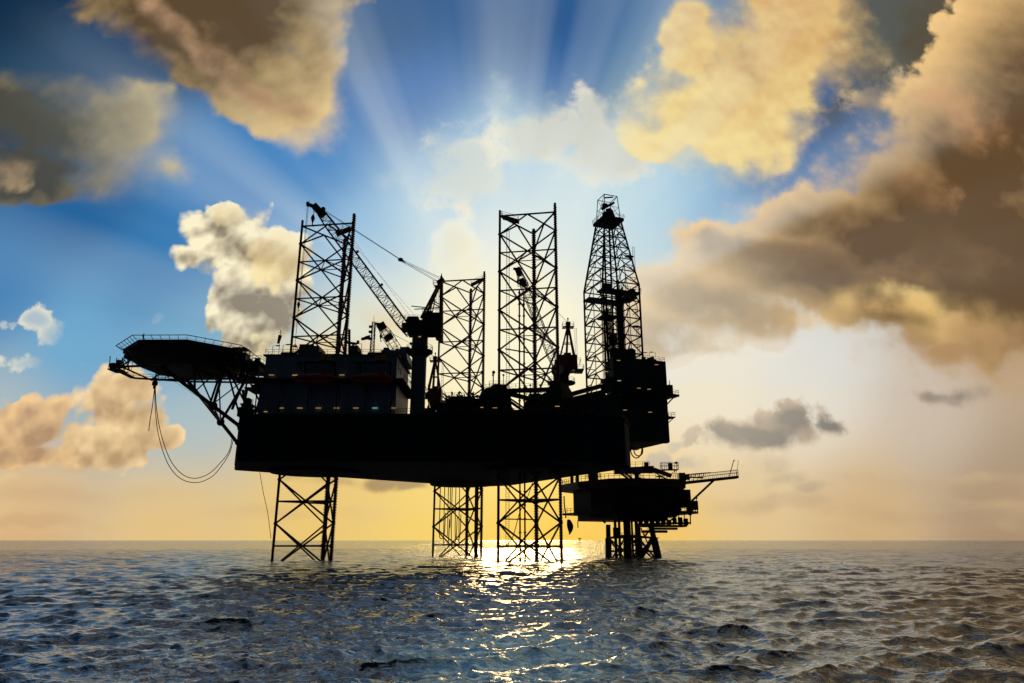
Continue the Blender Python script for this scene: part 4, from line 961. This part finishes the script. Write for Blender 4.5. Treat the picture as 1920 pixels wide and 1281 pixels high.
g.rail([dl(-2, 11.5, 43.4), dl(13.5, 11.5, 43.4), dl(13.5, 1, 43.4)], 1.2, .05); g.box(dl(11.9, 9.5, 44.9), (1.4, 1.4, 2.8), R(20)); g.box(dl(9.8, 10, 44.5), (1.8, 1.4, 2), R(20)); g.tube(dl(12.4, 9, 43), dl(12.4, 9, 47.8), .12); g.beam(dl(11.2, 9, 41), dl(13.4, 9, 43), .25, .3)
g.slab([dl(11, 9, 37.6), dl(13.6, 9, 37.6), dl(13.6, 4, 37.6), dl(11, 4, 37.6)], .35); g.rail([dl(11.4, 9, 37.6), dl(13.5, 9, 37.6), dl(13.5, 4, 37.6)], 1.2, .05); g.beam(dl(11.2, 8.6, 35.6), dl(13.3, 8.6, 37.3), .2, .2)
g.build('outrigger_walkway', M['dark'], so)
g = MB()                                               # catwalk ramp and pipe deck left of the drill floor
g.beam(dl(-30, 6, 38), dl(-7, 6, 45.5), 4.5, 1.0); g.beam(dl(-26, 8.6, 36.8), dl(-8, 8.6, 42), .4, 3.6)
for i in range(6): g.beam(dl(-24+3*i, 8.8, 34+i*.9), dl(-22+3*i, 8.8, 37.6+i*.9), .25, .25)
g.build('catwalk_ramp', M['dark'], co_)

dk = thing('drilling_derrick', dl(0, 0, ZF), 'tall tapering lattice drilling derrick above the cantilever', 'derrick')
def ring(hw, z): return [dl(s*hw, t*hw, z) for s, t in ((-1, 1), (1, 1), (1, -1), (-1, -1))]
g = MB()
lv = [(6.0, ZF), (6.0, 50.3), (6.0, 55.6), (6.0, 60.9), (6.0, 66.2), (6.0, 71.5), (6.0, 76.8)]
up_ = [(6.0, 76.8), (5.36, 81.0), (4.76, 85.0), (4.2, 88.7), (3.7, 92.1), (3.23, 95.2), (2.8, 98.2)]
def face_lat(g, lev, rc, rb):
    for (h0, z0), (h1, z1) in zip(lev, lev[1:]):
        r0, r1 = ring(h0, z0), ring(h1, z1)
        for i in range(4):
            j = (i+1) % 4; g.beam(r0[i], r1[i], rc*2, rc*2); g.tube(r1[i], r1[j], rb*1.15, n=5)
            m1 = r1[i].lerp(r1[j], .5); m0 = r0[i].lerp(r0[j], .5)
            g.tube(r0[i], m1, rb, n=5); g.tube(r0[j], m1, rb, n=5); g.tube(m0, m1, rb*.6, n=4)
            g.tube(r0[i].lerp(r1[i], .5), r0[i].lerp(m1, .5), rb*.7, n=4); g.tube(r0[j].lerp(r1[j], .5), r0[j].lerp(m1, .5), rb*.7, n=4)
face_lat(g, lv, .25, .18); face_lat(g, up_, .22, .155)
g.build('tower', M['dark'], dk)
g = MB(); c0 = dl(0, 0, 98.4); g.slab(ring(3.5, 98.9), .9)
for i in range(4): a_, b_ = ring(3.6, 98.9)[i], ring(3.6, 98.9)[(i+1) % 4]; g.rail([a_, b_], 1.1, .045)
for s in (-1.2, 0, 1.2):
    g.tube(dl(s, -.4, 100.6), dl(s+.5, .4, 100.6), 1.15, n=14)
g.box(dl(0, 0, 99.8), (3.4, 2.4, 1.6), R(20)); g.box(dl(.6, 0, 102.2), (2.4, 1.6, 1.2), R(60)); g.beam(dl(-2, 0, 102.6), dl(2.2, 0, 105.5), .8, .7); g.box(dl(-1, 0, 104), (1.4, 1.2, 1.0), .3)
g.build('crown_block', M['dark'], dk)
g = MB(); r0, r1 = ring(2.7, 98.9), ring(2.2, 106.6)
for i in range(4):
    j = (i+1) % 4; g.tube(r0[i], r1[i], .13); g.tube(r1[i], r1[j], .12); g.tube(r0[i], r1[j], .07); g.tube(r0[i].lerp(r1[i], .5), r0[j].lerp(r1[j], .5), .07)
g.tube(r1[0], dl(0, 0, 107.8), .1); g.tube(r1[1], dl(0, 0, 107.8), .1); g.tube(dl(-1, 0, 106.6), dl(2.0, 0, 107.4), .25)
g.build('crown_frame', M['dark'], dk)
g = MB()                                               # racking board and the stands of pipe
g.slab([dl(s, t, 74.3) for s, t in ((-6.2, 6.4), (6.2, 6.4), (6.2, 2.6), (-6.2, 2.6))], .5); MB().slab([dl(s, t, 74.3) for s, t in ((-6.2, -2.4), (6.2, -2.4), (6.2, -6.4), (-6.2, -6.4))], .5).build('racking_board', M['dark'], dk); MB().slab([dl(s, t, 74.3) for s, t in ((3.4, 2.6), (7.4, 2.6), (7.4, -2.4), (3.4, -2.4))], .5).build('racking_board', M['dark'], dk)
g.rail([dl(-6.2, 6.5, 74.3), dl(6.3, 6.5, 74.3), dl(7.5, 2.6, 74.3), dl(7.5, -2.4, 74.3)], 1.2, .05)
MB().box(dl(-3.6, 4.4, 75.3), (2.4, 1.6, 1.8), R(20)).build('winch_box', M['dark'], dk); MB().box(dl(4.6, 4.0, 75.0), (1.6, 1.6, 1.4), R(20)).build('winch_box', M['dark'], dk); MB().slab([dl(s, t, 66.0) for s, t in ((-6.2, 6.2), (-1.6, 6.2), (-1.6, 2.2), (-6.2, 2.2))], .4).build('lower_stage', M['dark'], dk); MB().rail([dl(-6.2, 6.2, 66), dl(-1.6, 6.2, 66)], 1.1, .05).build('railing', M['grey'], dk)
g.build('racking_board', M['dark'], dk)
g = MB()
for i in range(7):
    for j in range(3): g.tube(dl(.6+i*.34, 1.4+j*.5, 53), dl(.4+i*.38, 1.4+j*.5, 75+(i*5 % 4)*.8), .12, n=6)
for i in range(8):
    for j in range(2): g.tube(dl(-4.0+i*.28, 4.0+j*.5, 46), dl(-5.0+i*.32, 4.2+j*.5, 67.5+(i*7 % 5)*.5), .12, n=6)
for s, t in ((-3, 0), (-1.8, -3.5), (3.6, -2.5), (3.9, 2.8)): g.tube(dl(s, t, 50), dl(s*.9, t*.9, 84), .1, n=5)
g.build('drill_pipe_stand', M['dark'], dk)
g = MB()
for s in (-1.1, 1.1): g.beam(dl(s, -1.6, 50), dl(s*.8, -1.2, 97.5), .4, .4)
for z in range(52, 97, 3): g.tube(dl(-1.1, -1.6, z), dl(1.1, -1.6, z+1.5), .08, n=4)
g.tube(dl(0, 0, 62), dl(0, 0, 98), .1); g.tube(dl(.3, .2, 62), dl(.4, .2, 98), .07)
g.build('guide_rails', M['dark'], dk)
g = MB(); g.box(dl(0, 0, 61), (2.2, 1.6, 3.4), R(20), .8); g.tube(dl(0, 0, 59.4), dl(0, 0, 56.5), .5, n=10); g.build('travelling_block', M['yellow'], dk)
g = MB()
q0 = catmull([dl(6.3, 1, 74), dl(7.4, 1.6, 72.5), dl(7.6, 1.6, 70.2), dl(6.4, 1, 69)], 5); g.path(q0, .12)
for z in (58, 66, 85): ladder(g, dl(5.0, 5.5, 0).x, dl(5.0, 5.5, 0).y, z-4, z+4, .6, .05)
for p, z in (((5, 5.3), 64), ((4.4, 4.6), 86)):
    g.slab([dl(p[0]-1.5, p[1]+.8, z), dl(p[0]+.8, p[1]+.8, z), dl(p[0]+.8, p[1]-.8, z), dl(p[0]-1.5, p[1]-.8, z)], .2)
g.build('ladder_and_stage', M['grey'], dk)

# ---------------------------------------------------------------- clutter on the main deck
def rack(name, x0, x1, y, zb, hgt, label, seed, cat):
    random.seed(seed); r = thing(name, ((x0+x1)/2, y, zb), label, cat); g = MB()
    n = int((x1-x0)/.55)
    for i in range(n):
        x = x0+(x1-x0)*i/n; hh = hgt*random.uniform(.55, 1.); g.tube((x, y+random.uniform(-1, 1), zb), (x+random.uniform(-.35, .35), y, zb+hh), .11, n=5)
        if random.random() < .5: g.tube((x, y, zb+hh), (x+random.uniform(-.8, .8), y, zb+hh-random.random()*.7), .12, n=5)
        if random.random() < .4: g.box((x, y, zb+hh*.8), (.5, .5, .5), random.random())
    g.build('pipes', M['dark'], r); g = MB()
    g.beam((x0, y, zb+hgt*.45), (x1, y, zb+hgt*.45), .3, .3); g.beam((x0, y, zb+.3), (x1, y, zb+.3), 2, .6); g.rail([(x0, y-1, zb+hgt*.3), (x1, y-1, zb+hgt*.3)], 1.1, .04); g.build('rack_frame', M['dark'], r)
rack('mooring_rack', -14.5, -6.5, 150.5, ZD+3.4, 2.5, 'row of dark upright hose saddles in front of the paler leg', 3, 'hose rack')
rack('pipe_rack', -19.5, -14.5, 156, ZD+.2, 4.0, 'low tangle of dark pipes right of the blue pedestal', 9, 'pipe rack')
rack('valve_rack', 8, 16, 166, ZD+1.2, 4.6, 'dark cluster of valves and pipes between the central leg and the derrick', 12, 'pipe rack')
def dome(g, x, y, z, r_, h_):
    g.tube((x, y, z), (x, y, z+h_*.55), r_, n=16); g.ball((x, y, z+h_*.55), r_, 16, 8, (1, 1, h_*.45/r_))
ITEMS = [  # x, y, w, d, h, yaw, material, label
    (-20.2, 162, 5.0, 5, 3.4, 0, 'grey', 'grey deck container behind the blue crane pedestal'),
    (-10.5, 153, 11, 3.0, 3.4, 0, 'dark', 'long dark mud skid below the hose saddles'),
    (-3.4, 151.5, 6.0, 5, 3.6, .1, 'dark', 'dark equipment skid left of the central leg'),
    (13.2, 152, 5.8, 5, 3.6, .25, 'dark', 'dark deck container at the right foot of the central leg'),
    (19.8, 156, 5.2, 4, 4.0, .36, 'clad', 'blue grey deck container at the right corner of the hull'),
    (14.2, 170, 7.0, 5, 5.5, .36, 'dark', 'dark pump house under the red crane near the derrick'),
    (-58.0, 150.4, 2.6, 3, 2.0, 0, 'dark', 'small dark locker at the bow rail under the helideck truss')]
for x, y, w, d, hgt, yaw, mt, lab in ITEMS:
    r = thing('deck_container', (x, y, ZD), lab, 'container'); g = MB(); g.box((x, y, ZD+hgt/2), (w, d, hgt), yaw)
    ca, sa = math.cos(yaw), math.sin(yaw)
    for i in range(int(w/.6)):
        lx = -w/2+.3+i*.6; g.box((x+lx*ca+(d/2)*sa, y+lx*sa-(d/2)*ca, ZD+hgt/2), (.18, .14, hgt*.86), yaw)
    g.build('body', M[mt], r); g = MB()
    for i in range(4):
        lx = random.uniform(-w/2, w/2)*.8; g.box((x+lx, y, ZD+hgt+.3), (random.uniform(.5, 1.3), .9, .6+random.random()*.7), random.random()); g.tube((x+lx+.5, y-.5, ZD+hgt), (x+lx+.5, y-.5, ZD+hgt+random.uniform(1, 2.2)), .07)
    g.build('roof_fittings', M['dark'], r)
r = thing('storage_silo', (-4.8, 158, ZD), 'dark domed storage tank at the left foot of the central leg', 'tank'); g = MB(); dome(g, -4.8, 157, ZD, 3.0, 8.2); g.build('shell', M['dark'], r, True)
g = MB(); g.rail([(-4.8+2.3*math.cos(R(a)), 157+2.3*math.sin(R(a)), ZD+7.2) for a in range(0, 360, 40)], 1.1, .04, True); g.build('railing', M['grey'], r)
for dx in (-6.8, -4.2):
    z0 = ZD+6; r = thing('floodlight_post', (dx, 155.2, z0), 'thin floodlight post left of the central leg, round lamp on top'+(' nearest the leg' if dx > -5 else ' farther from the leg'), 'floodlight', 'floodlight posts beside the central leg')
    MB().tube((dx, 155.2, z0), (dx, 155.2, z0+5.0), .06).build('pole', M['grey'], r); MB().ball((dx, 155.2, z0+5.2), .4, 8, 6).build('lamp_head', M['dark'], r)

# ---------------------------------------------------------------- hoses and ropes
def hose(pts, r_, name, label, cat, mat='rubber', group=None, off=None):
    g = MB(); g.path(catmull(pts, 10), r_, 5)
    return tag(g.build(name, M[mat]), label, cat, group)
Yh = 155.0
lp = [(291, 716), (293, 760), (301, 810), (318, 860), (340, 888), (365, 897), (392, 888), (415, 866), (430, 845), (436, 815)]
lp2 = [(290, 716), (291, 762), (297, 815), (314, 868), (338, 897), (368, 905), (397, 894), (418, 870), (431, 848), (438, 822)]
def yline(u): return 156+(u-290)/146*4.0
for k, L in enumerate((lp, lp2)):
    hose([at(u, v, yline(u)+k*.8) for u, v in L], .085, 'mooring_line', 'thin line looping from helideck to hull, '+('upper of the two' if k == 0 else 'lower of the two'), 'rope', 'rope', 'lines looped below the helideck')
hose([at(290, 724, 156), at(286, 760, 156), at(281, 790, 156), at(279, 808, 156)], .09, 'rope_end', 'short rope hanging straight down left of the looped lines', 'rope', 'rope')
hose([at(315, 707, 152), at(352, 732, 150.5), at(392, 757, 149)], .03, 'guy_wire', 'faint slanting wire from the hanging basket towards the hull truss', 'wire', 'rope')
r = thing('hook_block', at(291, 722, 156)-Vector((0, 0, 1)), 'small tackle block holding the looped lines under the helideck', 'pulley block')
q = at(291, 716, 156); MB().tube(q+Vector((0, 0, 2.6)), q+Vector((0, 0, .6)), .07).build('sling', M['rope'], r); MB().tube(q+Vector((0, 0, .9)), q+Vector((0, 0, -1.6)), .42, .3, n=8).box(q+Vector((0, 0, -.4)), (1.1, .5, .9)).build('block', M['dark'], r)
q = at(304, 706, 155); r = thing('work_basket', q-Vector((0, 0, .8)), 'open steel basket hanging below the far edge of the helideck', 'basket')
MB().rail([q+Vector((x, y, -.7)) for x, y in ((-1.2, -.8), (1.2, -.8), (1.2, .8), (-1.2, .8))], 1.3, .07, True).tube(q+Vector((1.2, 0, .5)), q+Vector((1.2, 0, 3)), .09).tube(q+Vector((-1.2, 0, .5)), q+Vector((-1.0, 0, 3)), .09).build('frame', M['dark'], r)
MB().box(q+Vector((0, 0, -.75)), (2.5, 1.7, .2)).build('floor', M['dark'], r)
hose([at(487, 886, 170), at(494, 925, 170), at(502, 962, 168), at(508, 1010, 166)], .07, 'mooring_rope', 'slack rope slanting from the hull bottom to the reddish leg', 'rope', 'rope')
c = LEGC[2]; hh = [(826, 1010, 1), (834, 1022, 1), (841, 1005, 0), (845, 990, 0), (848, 1018, 1), (855, 1012, 1), (862, 1028, 0), (874, 965, 0)]
hose_lab = ['outermost black hose hanging left in the paler leg, looped at its end', 'second looped black hose from the left in the paler leg', 'third black hose from the left in the paler leg, straight and short', 'black hose with a weight in the middle of the paler leg', 'looped black hose right of the weighted one in the paler leg', 'looped black hose left of the longest one in the paler leg', 'longest straight black hose in the paler leg', 'shortest black hose beside the right chord of the paler leg']
for k, (u, vb, loop) in enumerate(hh):
    Y = 203+k*.7; top_ = at(u, 912, Y); top_.z = ZB-.6; bot = at(u, vb, Y); x = top_.x
    pts = [top_, Vector((x, Y, (top_.z+bot.z)/2)), Vector((x+.1, Y, bot.z+1.0))]
    if loop: pts += [Vector((x+.7, Y, bot.z)), Vector((x+1.4, Y, bot.z+1.2)), Vector((x+1.6, Y, bot.z+7))]
    else: pts += [Vector((x, Y, bot.z))]
    hose(pts, .13, 'hanging_hose', hose_lab[k], 'hose', 'rubber', 'hoses hanging inside the paler leg')
for k, (u0, u1, vb) in enumerate(((1181, 1204, 859), (1188, 1205, 855))):
    a = at(u0, 838, 178); b = at(u1, 838, 180); m = at((u0+u1)/2+1, vb, 179)
    hose([a, a.lerp(m, .6)+Vector((-.5, 0, -.3)), m, b.lerp(m, .6)+Vector((.5, 0, -.3)), b], .16, 'looped_hose', ('wider' if k == 0 else 'narrower')+' hose loop hanging under the cantilever corner', 'hose', 'rubber', 'hose loops under the cantilever')
g = MB()                                               # casing and hose bundle down the hull side
for i, u in enumerate((846, 852, 858, 866, 873, 880, 886)):
    q = at(u, 800, 145.2); g.tube((q.x, 145.2, ZB-.2), (q.x, 145.2, ZD+3.0+(i % 3)*.4), .16, n=6)
g.beam((at(843, 800, 145).x, 145.2, ZD+3), (at(889, 800, 145).x, 145.2, ZD+3), .5, .5); g.beam((at(843, 800, 145).x, 145.2, ZD-4), (at(889, 800, 145).x, 145.2, ZD-4), .3, .3)
g.build('side_pipes', M['dark'], rig)
hose([at(1000, 900, 157), at(990, 930, 157), at(975, 960, 157), at(960, 1010, 156), at(940, 1030, 156)], .09, 'leg_rope', 'slack rope drooping inside the foot of the central leg', 'rope', 'rope')
# ---------------------------------------------------------------- wellhead platform behind
wp = thing('wellhead_platform', (32.5, 195, 0), 'smaller brown and black fixed platform on four steel legs beyond the rig', 'platform')
POLY = [(14.2, 208.6), (18.2, 196.5), (25.4, 186.2), (29.5, 184.6), (42.5, 186.6), (46.6, 189.6), (49, 205), (40, 220), (22, 221)]
def inset(poly, k, cx=33, cy=200): return [(cx+(x-cx)*k, cy+(y-cy)*k) for x, y in poly]
td = MB().prism(POLY, 18.9, 20.1).prism(inset(POLY, .985), 18.0, 18.88).build('top_deck', M['brown'], wp)
g = MB(); g.rail([Vector((x, y, 20.1)) for x, y in POLY], 1.3, .06, True, 1.6); g.build('railing', M['grey'], td)
g = MB(); P2 = inset(POLY, .9)
g.prism([(17.6, 205), (21.6, 195), (27.2, 187.6), (31, 186.4), (41.5, 188.6), (45.2, 191.4), (46, 206), (38, 216), (24, 217)], 12.0, 17.98)
g.prism([(19.4, 203.8), (22.6, 196), (28, 188.6), (31, 187.6), (41, 189.6), (44.2, 192), (45, 205), (37, 214), (25, 215)], 10.6, 11.98)
for i in range(16):
    t = i/15; x = 27.2+17.6*t; y = 186.5+4*t-.1; g.tube((x, y, 12.2), (x, y, 17.9), .16, n=5)
for z in (13.4, 15.2, 16.8): g.tube((27.4, 186.2, z), (44.6, 190.2, z), .16, n=5)
g.box((46.2, 193.5, 15.3), (2.4, 5, 4.6), .25); g.tube((46.8, 190.8, 13.2), (46.8, 190.8, 16.6), .9, n=12); g.ball((46.8, 190.8, 16.6), .9, 12, 6)
g.build('process_module', M['dark'], wp)
g = MB(); g.prism([(14.6, 208), (26.5, 185), (47.5, 190), (50.5, 194.5), (49, 206), (40, 218), (24, 219)], 11.4, 11.98)
g.rail([Vector((14.8, 207.6, 11.98)), Vector((20.4, 197, 11.98))], 1.2, .06); g.rail([Vector((44, 189.4, 11.98)), Vector((47.5, 190.2, 11.98)), Vector((50.4, 194.5, 11.98)), Vector((49.2, 204, 11.98))], 1.2, .06)
g.box((49.3, 194.6, 13.6), (1.7, 2, 2.4), .4); g.tube((50.2, 194.4, 12), (50.2, 194.4, 15.6), .12); g.box((50.2, 194.4, 15.7), (.5, .5, .7)); g.box((47.6, 192, 12.6), (1.5, 1.5, 1.1))
g.build('middle_deck', M['dark'], wp)
g = MB(); g.prism([(18.6, 203.6), (27.5, 189.0), (41.5, 192), (43, 206), (30, 212)], 9.6, 11.38)
g.prism([(34, 189.2), (46.5, 191.5), (46.8, 199), (34, 199)], 7.9, 8.4)
for i in range(9):
    x = 33.6+i*1.55; g.tube((x, 190.2+i*.2, 8.3), (x, 190.2+i*.2, 11.4), .14)
    g.box((x+.5, 191+i*.2, 9.0+random.random()*.5), (.9, .9, 1.1+random.random()), random.random())
g.tube((33, 188.8, 8.5), (47.4, 191.4, 8.9), .26); g.tube((36, 189, 7.4), (43.6, 190.4, 7.4), .3); g.tube((34, 190, 6.7), (41, 191, 6.7), .34); g.tube((47.4, 191.4, 8.9), (47.6, 191.6, 12), .18)
g.rail([(41.5, 190.2, 8.4), (46.6, 191.3, 8.4), (47, 198, 8.4)], 1.2, .06); g.tube((47.6, 192, 8.4), (47.6, 192, 11.0), .1); g.box((47.6, 192, 11.2), (.8, .6, .6))
g.tube((18.6, 203.6, 9.8), (18.6, 203.6, 7.8), .14)
g.build('lower_deck', M['brown'], wp)
LG = [((26.3, 197.2, 8.6), (26.0, 197.2, -4), .75), ((29.9, 188.6, 9.5), (29.9, 188.2, -4), .95), ((35.0, 201, 9), (35.2, 201.4, -4), .9), ((36.6, 192, 8.6), (38.3, 191.4, -4), .85)]
LG[3] = ((36.9, 192, 8.6), (39.1, 191.5, -4), .85)
for a, b, r_ in LG:
    lg = MB().tube(a, Vector(a).lerp(Vector(b), .28), r_*.86, r_*.86, n=14).tube(Vector(a).lerp(Vector(b), .28), b, r_*1.15, r_*1.15, n=14).build('leg', M['brown'], wp, True)
g = MB()
for i, j in ((0, 1), (1, 3), (3, 2), (2, 0)):
    A = lambda q, z: Vector(LG[q][0]).lerp(Vector(LG[q][1]), (8.6-z)/12.6)
    g.tube(A(i, 5.1), A(j, 5.1), .26); g.tube(A(i, 1.6), A(j, 1.6), .24); g.tube(A(i, 5.0), A(j, -1.5), .26); g.tube(A(j, 5.0), A(i, -1.5), .26)
g.tube((37.4, 192, 6), (33.5, 191, -.5), .35); g.tube((34, 190.5, 7.6), (36, 191, 3), .18)
g.tube((25.4, 196, 9), (23.6, 196, 10.8), .3)
g.slab([(26, 189, 5.2), (38.6, 190, 5.2), (38, 200, 5.2), (26, 198, 5.2)], .2); g.rail([(27, 188.5, 5.2), (33.6, 189.5, 5.2)], 1.1, .06)
g.tube((33.4, 189.4, 3.4), (31.6, 189, .6), .2); g.tube((31.0, 188, 3.3), (34.4, 188, 3.3), .2)
g.build('bracing', M['brown'], wp)
for i, (x, y) in enumerate(((27.5, 193), (28.0, 194.5), (28.9, 195), (31.6, 193.6), (32.3, 194.4), (33.0, 193), (33.8, 195), (31.1, 196), (28.5, 191.5))):
    MB().tube((x, y, 10), (x, y, -3), .22 if i % 2 else .3, n=8).build('riser', M['brown'], wp)
MB().tube((27.6, 190.4, 5.3), (27.6, 190.4, 7.7), 1.0, n=16).build('sump_tank', M['grey'], wp, True)
g = MB()
for k in range(2):
    a, b = Vector((34.6, 189, 5.3)), Vector((37.2, 189.4, 8.3)); 
    g.beam(a+Vector((0, k*.9, 0)), b+Vector((0, k*.9, 0)), .12, .3)
for i in range(9): g.box(Vector((34.6, 189.45, 5.3)).lerp(Vector((37.2, 189.8, 8.3)), i/9), (.3, .9, .05))
g.rail([(34.6, 189, 5.4), (37.2, 189.3, 8.5)], 1.0, .05)
g.build('stairway', M['clad'], wp); g = MB()
for (a, b) in (((33.2, 184.6, 20.2), (39.5, 186.4, 15.2)), ((39.5, 186.4, 15.2), (44.2, 188.2, 11.8)), ((44.6, 188.3, 11.8), (40.2, 187.6, 8.6))):
    a, b = Vector(a), Vector(b); g.beam(a, b, .9, .25); g.rail([a, b], 1.1, .05); g.build('stairway', M['clad'], wp); g = MB()
g = MB()                                               # vent boom with walkway at the right
b0, b1 = Vector((46.4, 190.5, 19.3)), Vector((61.0, 191.5, 20.9))
for s in (-.9, .9): g.beam(b0+Vector((0, s, 0)), b1+Vector((0, s, 0)), .3, .7)
g.slab([b0+Vector((0, -.9, .3)), b1+Vector((0, -.9, .3)), b1+Vector((0, .9, .3)), b0+Vector((0, .9, .3))], .1)
g.rail([b0.lerp(b1, .0)+Vector((0, -.9, .3)), b1+Vector((0, -.9, .3)), b1+Vector((0, .9, .3)), b0+Vector((0, .9, .3))], 1.6, .06, False, 1.1)
g.beam(Vector((48.0, 190.8, 14.6)), b0.lerp(b1, .56), .5, .5); g.beam(Vector((45, 190.6, 21.4)), b0.lerp(b1, .5)+Vector((0, 0, 2.0)), .25, .2); g.beam(Vector((45, 190.6, 21.0)), b0.lerp(b1, .35)+Vector((0, 0, .8)), .3, .35)
for i in range(5): g.beam(b0.lerp(b1, .08*i)+Vector((0, 0, .4)), b0.lerp(b1, .08*i+.05)+Vector((0, 0, 1.9)), .14, .14)
g.tube(b1+Vector((-2.2, 0, .3)), b1+Vector((-.6, 0, 4.6)), .12); g.tube(b1+Vector((-.6, 0, 4.6)), b1+Vector((-.3, 0, 4.4)), .1); g.tube(b1+Vector((-.1, .6, .3)), b1+Vector((.8, .6, 4.6)), .06)
g.build('vent_boom', M['brown'], wp)
g = MB()                                               # roof fittings of the platform
g.box((17.2, 203.4, 21.2), (.9, .9, 1.9)); g.box((18.6, 201.6, 21.3), (.9, .9, 1.8)); 
g.build('deck_drum', M['dark'], wp)
g = MB(); g.tube((22.6, 197, 20.1), (22.6, 197, 28.5), 1.35, n=12); g.rail([(22.6+2.2*math.cos(R(a)), 197+2.2*math.sin(R(a)), 20.8) for a in range(0, 360, 45)], 1.6, .06, True); g.build('well_conductor', M['brown'], wp)
q = at(1260, 905, 188); g = MB()
for dx in (-1.9, 1.9):
    for dy in (-1, 1): g.tube((q.x+dx, 190+dy, 20.1), (q.x+dx*.8, 190+dy, 22.6), .09)
g.tube((q.x-1.9, 189, 20.1), (q.x+1.6, 189, 22.6), .08); g.box((q.x, 190, 22.7), (4.4, 2.4, .2)); g.rail([(q.x-2.2, 188.8, 22.8), (q.x+2.2, 188.8, 22.8), (q.x+2.2, 191.2, 22.8), (q.x-2.2, 191.2, 22.8)], 1.8, .06, True, 1.1); g.box((q.x+.2, 190, 23.7), (1.0, .8, 1.7)); g.box((q.x+1.9, 190, 24.6), (.5, .5, .6))
g.box((q.x+3.2, 190, 21), (1.6, 1.4, 1.8)); g.box((q.x+4.6, 190.5, 20.8), (1.2, 1.2, 1.4)); g.build('equipment_stage', M['grey'], wp)
# the platform's own crane, boom laid down
r = thing('deck_crane', (at(1194, 896, 189).x, 189, 20.1), 'low crane with a white and red boom laid down on the smaller platform', 'crane')
cx = at(1194, 896, 189).x; zz = z_(884, 189)
MB().tube((cx, 189, 20.1), (cx, 189, zz-.6), .6, n=12).tube((cx, 189, zz-.8), (cx, 189, zz-.4), 1.1, n=12).build('pedestal', M['brown'], r)
MB().beam((cx-6.0, 189, zz+.1), (cx+1.4, 189, zz+.35), 1.6, 1.7).build('white_section', M['white'], r)
g = MB(); a, b, c_ = Vector((cx+1.4, 189, zz+.4)), Vector((cx+4.6, 189, zz+.5)), Vector((cx+9.2, 189, zz-1.2))
g.beam(a, b, 1.5, 1.8); g.beam(b, c_, 1.2, 1.0); g.beam(b+Vector((0, 0, -.6)), c_+Vector((-1.4, 0, -.8)), .3, .3); g.beam(a.lerp(b, .4)+Vector((0, 0, .8)), c_+Vector((-.8, 0, .6)), .7, .5); g.box(a+Vector((1.3, 0, 1.5)), (1.1, 1, 1.0)); g.build('boom', M['red'], r)
g = MB(); g.tube((c_.x-3.2, 189, 20.1), (c_.x-3.2, 189, c_.z), .22); g.box((c_.x-3.2, 189, c_.z-.2), (1.6, .6, .3)); g.build('boom_rest', M['grey'], r)
MB().rail([(cx-6, 188.3, zz+.95), (cx+3.5, 188.3, zz+1.25)], 1.3, .05).build('railing', M['grey'], r)
g = MB(); a, b = Vector((22.3, 172, ZB+.4)), Vector((26.2, 187, 20.4)); a, b = at(1160, 882, 172), at(1181, 897, 186)
for s in (-.6, .6): g.beam(a+Vector((s, 0, 0)), b+Vector((s, 0, 0)), .16, .5)
for i in range(12): g.box(a.lerp(b, i/12), (1.2, .5, .06))
g.rail([a+Vector((.6, 0, 0)), b+Vector((.6, 0, 0))], 1.1, .05); tag(g.build('gangway', M['clad']), 'slanting gangway from the hull underside to the smaller platform', 'gangway')
tg = MB(); q = at(1058, 945, 208); tg.path([q+Vector((0, 0, 2.2)), q, q+Vector((.3, 0, -2.5)), q+Vector((.4, 0, -4))], .2); q2 = q+Vector((.4, 0, -.5))
tag(tg.build('boarding_ladder', M['dark']), 'short ladder hanging at the left corner of the smaller platform', 'ladder')
q = at(1066, 985, 208); g = MB(); n = 8; vs = []
for i in range(n+1):
    t = i/n; w = .35+.75*math.sin(math.pi*min(1, t*.9+.1)); vs += [q+Vector((-w*.6+.5*t, .2*math.sin(t*5), 1.6-4.2*t)), q+Vector((w*.8+.5*math.sin(t*3), -.2*math.sin(t*4), 1.6-4.2*t)), q+Vector((w*.1, .5, 1.6-4.2*t))]
fs = []
for i in range(n):
    for a_, b_ in ((0, 1), (1, 2), (2, 0)): fs.append((3*i+a_, 3*i+b_, 3*i+3+b_, 3*i+3+a_))
g.add(vs, fs+[(0, 1, 2), (3*n, 3*n+2, 3*n+1)]); g.tube(q+Vector((0, 0, 1.5)), q+Vector((-.3, 0, 5.5)), .03)
tag(g.build('hanging_tarpaulin', M['dark']), 'twisted dark cloth dangling on a line below the smaller platform', 'tarpaulin')
# tiny platform on the horizon
D = 3600; x0 = at(1087, 1017, D).x; r = thing('distant_platform', (x0, D, 0), 'tiny platform on the horizon between the central leg and the smaller platform', 'platform')
g = MB()
for dx in (-3, 3):
    for dy in (-3, 3): g.tube((x0+dx, D+dy, -2), (x0+dx*.8, D+dy, 11), 1.0)
g.build('jacket', M['dark'], r); MB().box((x0, D, 12), (15, 12, 2.6)).box((x0-2, D, 14.4), (6, 6, 2.5)).tube((x0+5, D, 13), (x0+11, D, 18), .7).build('deck', M['dark'], r)
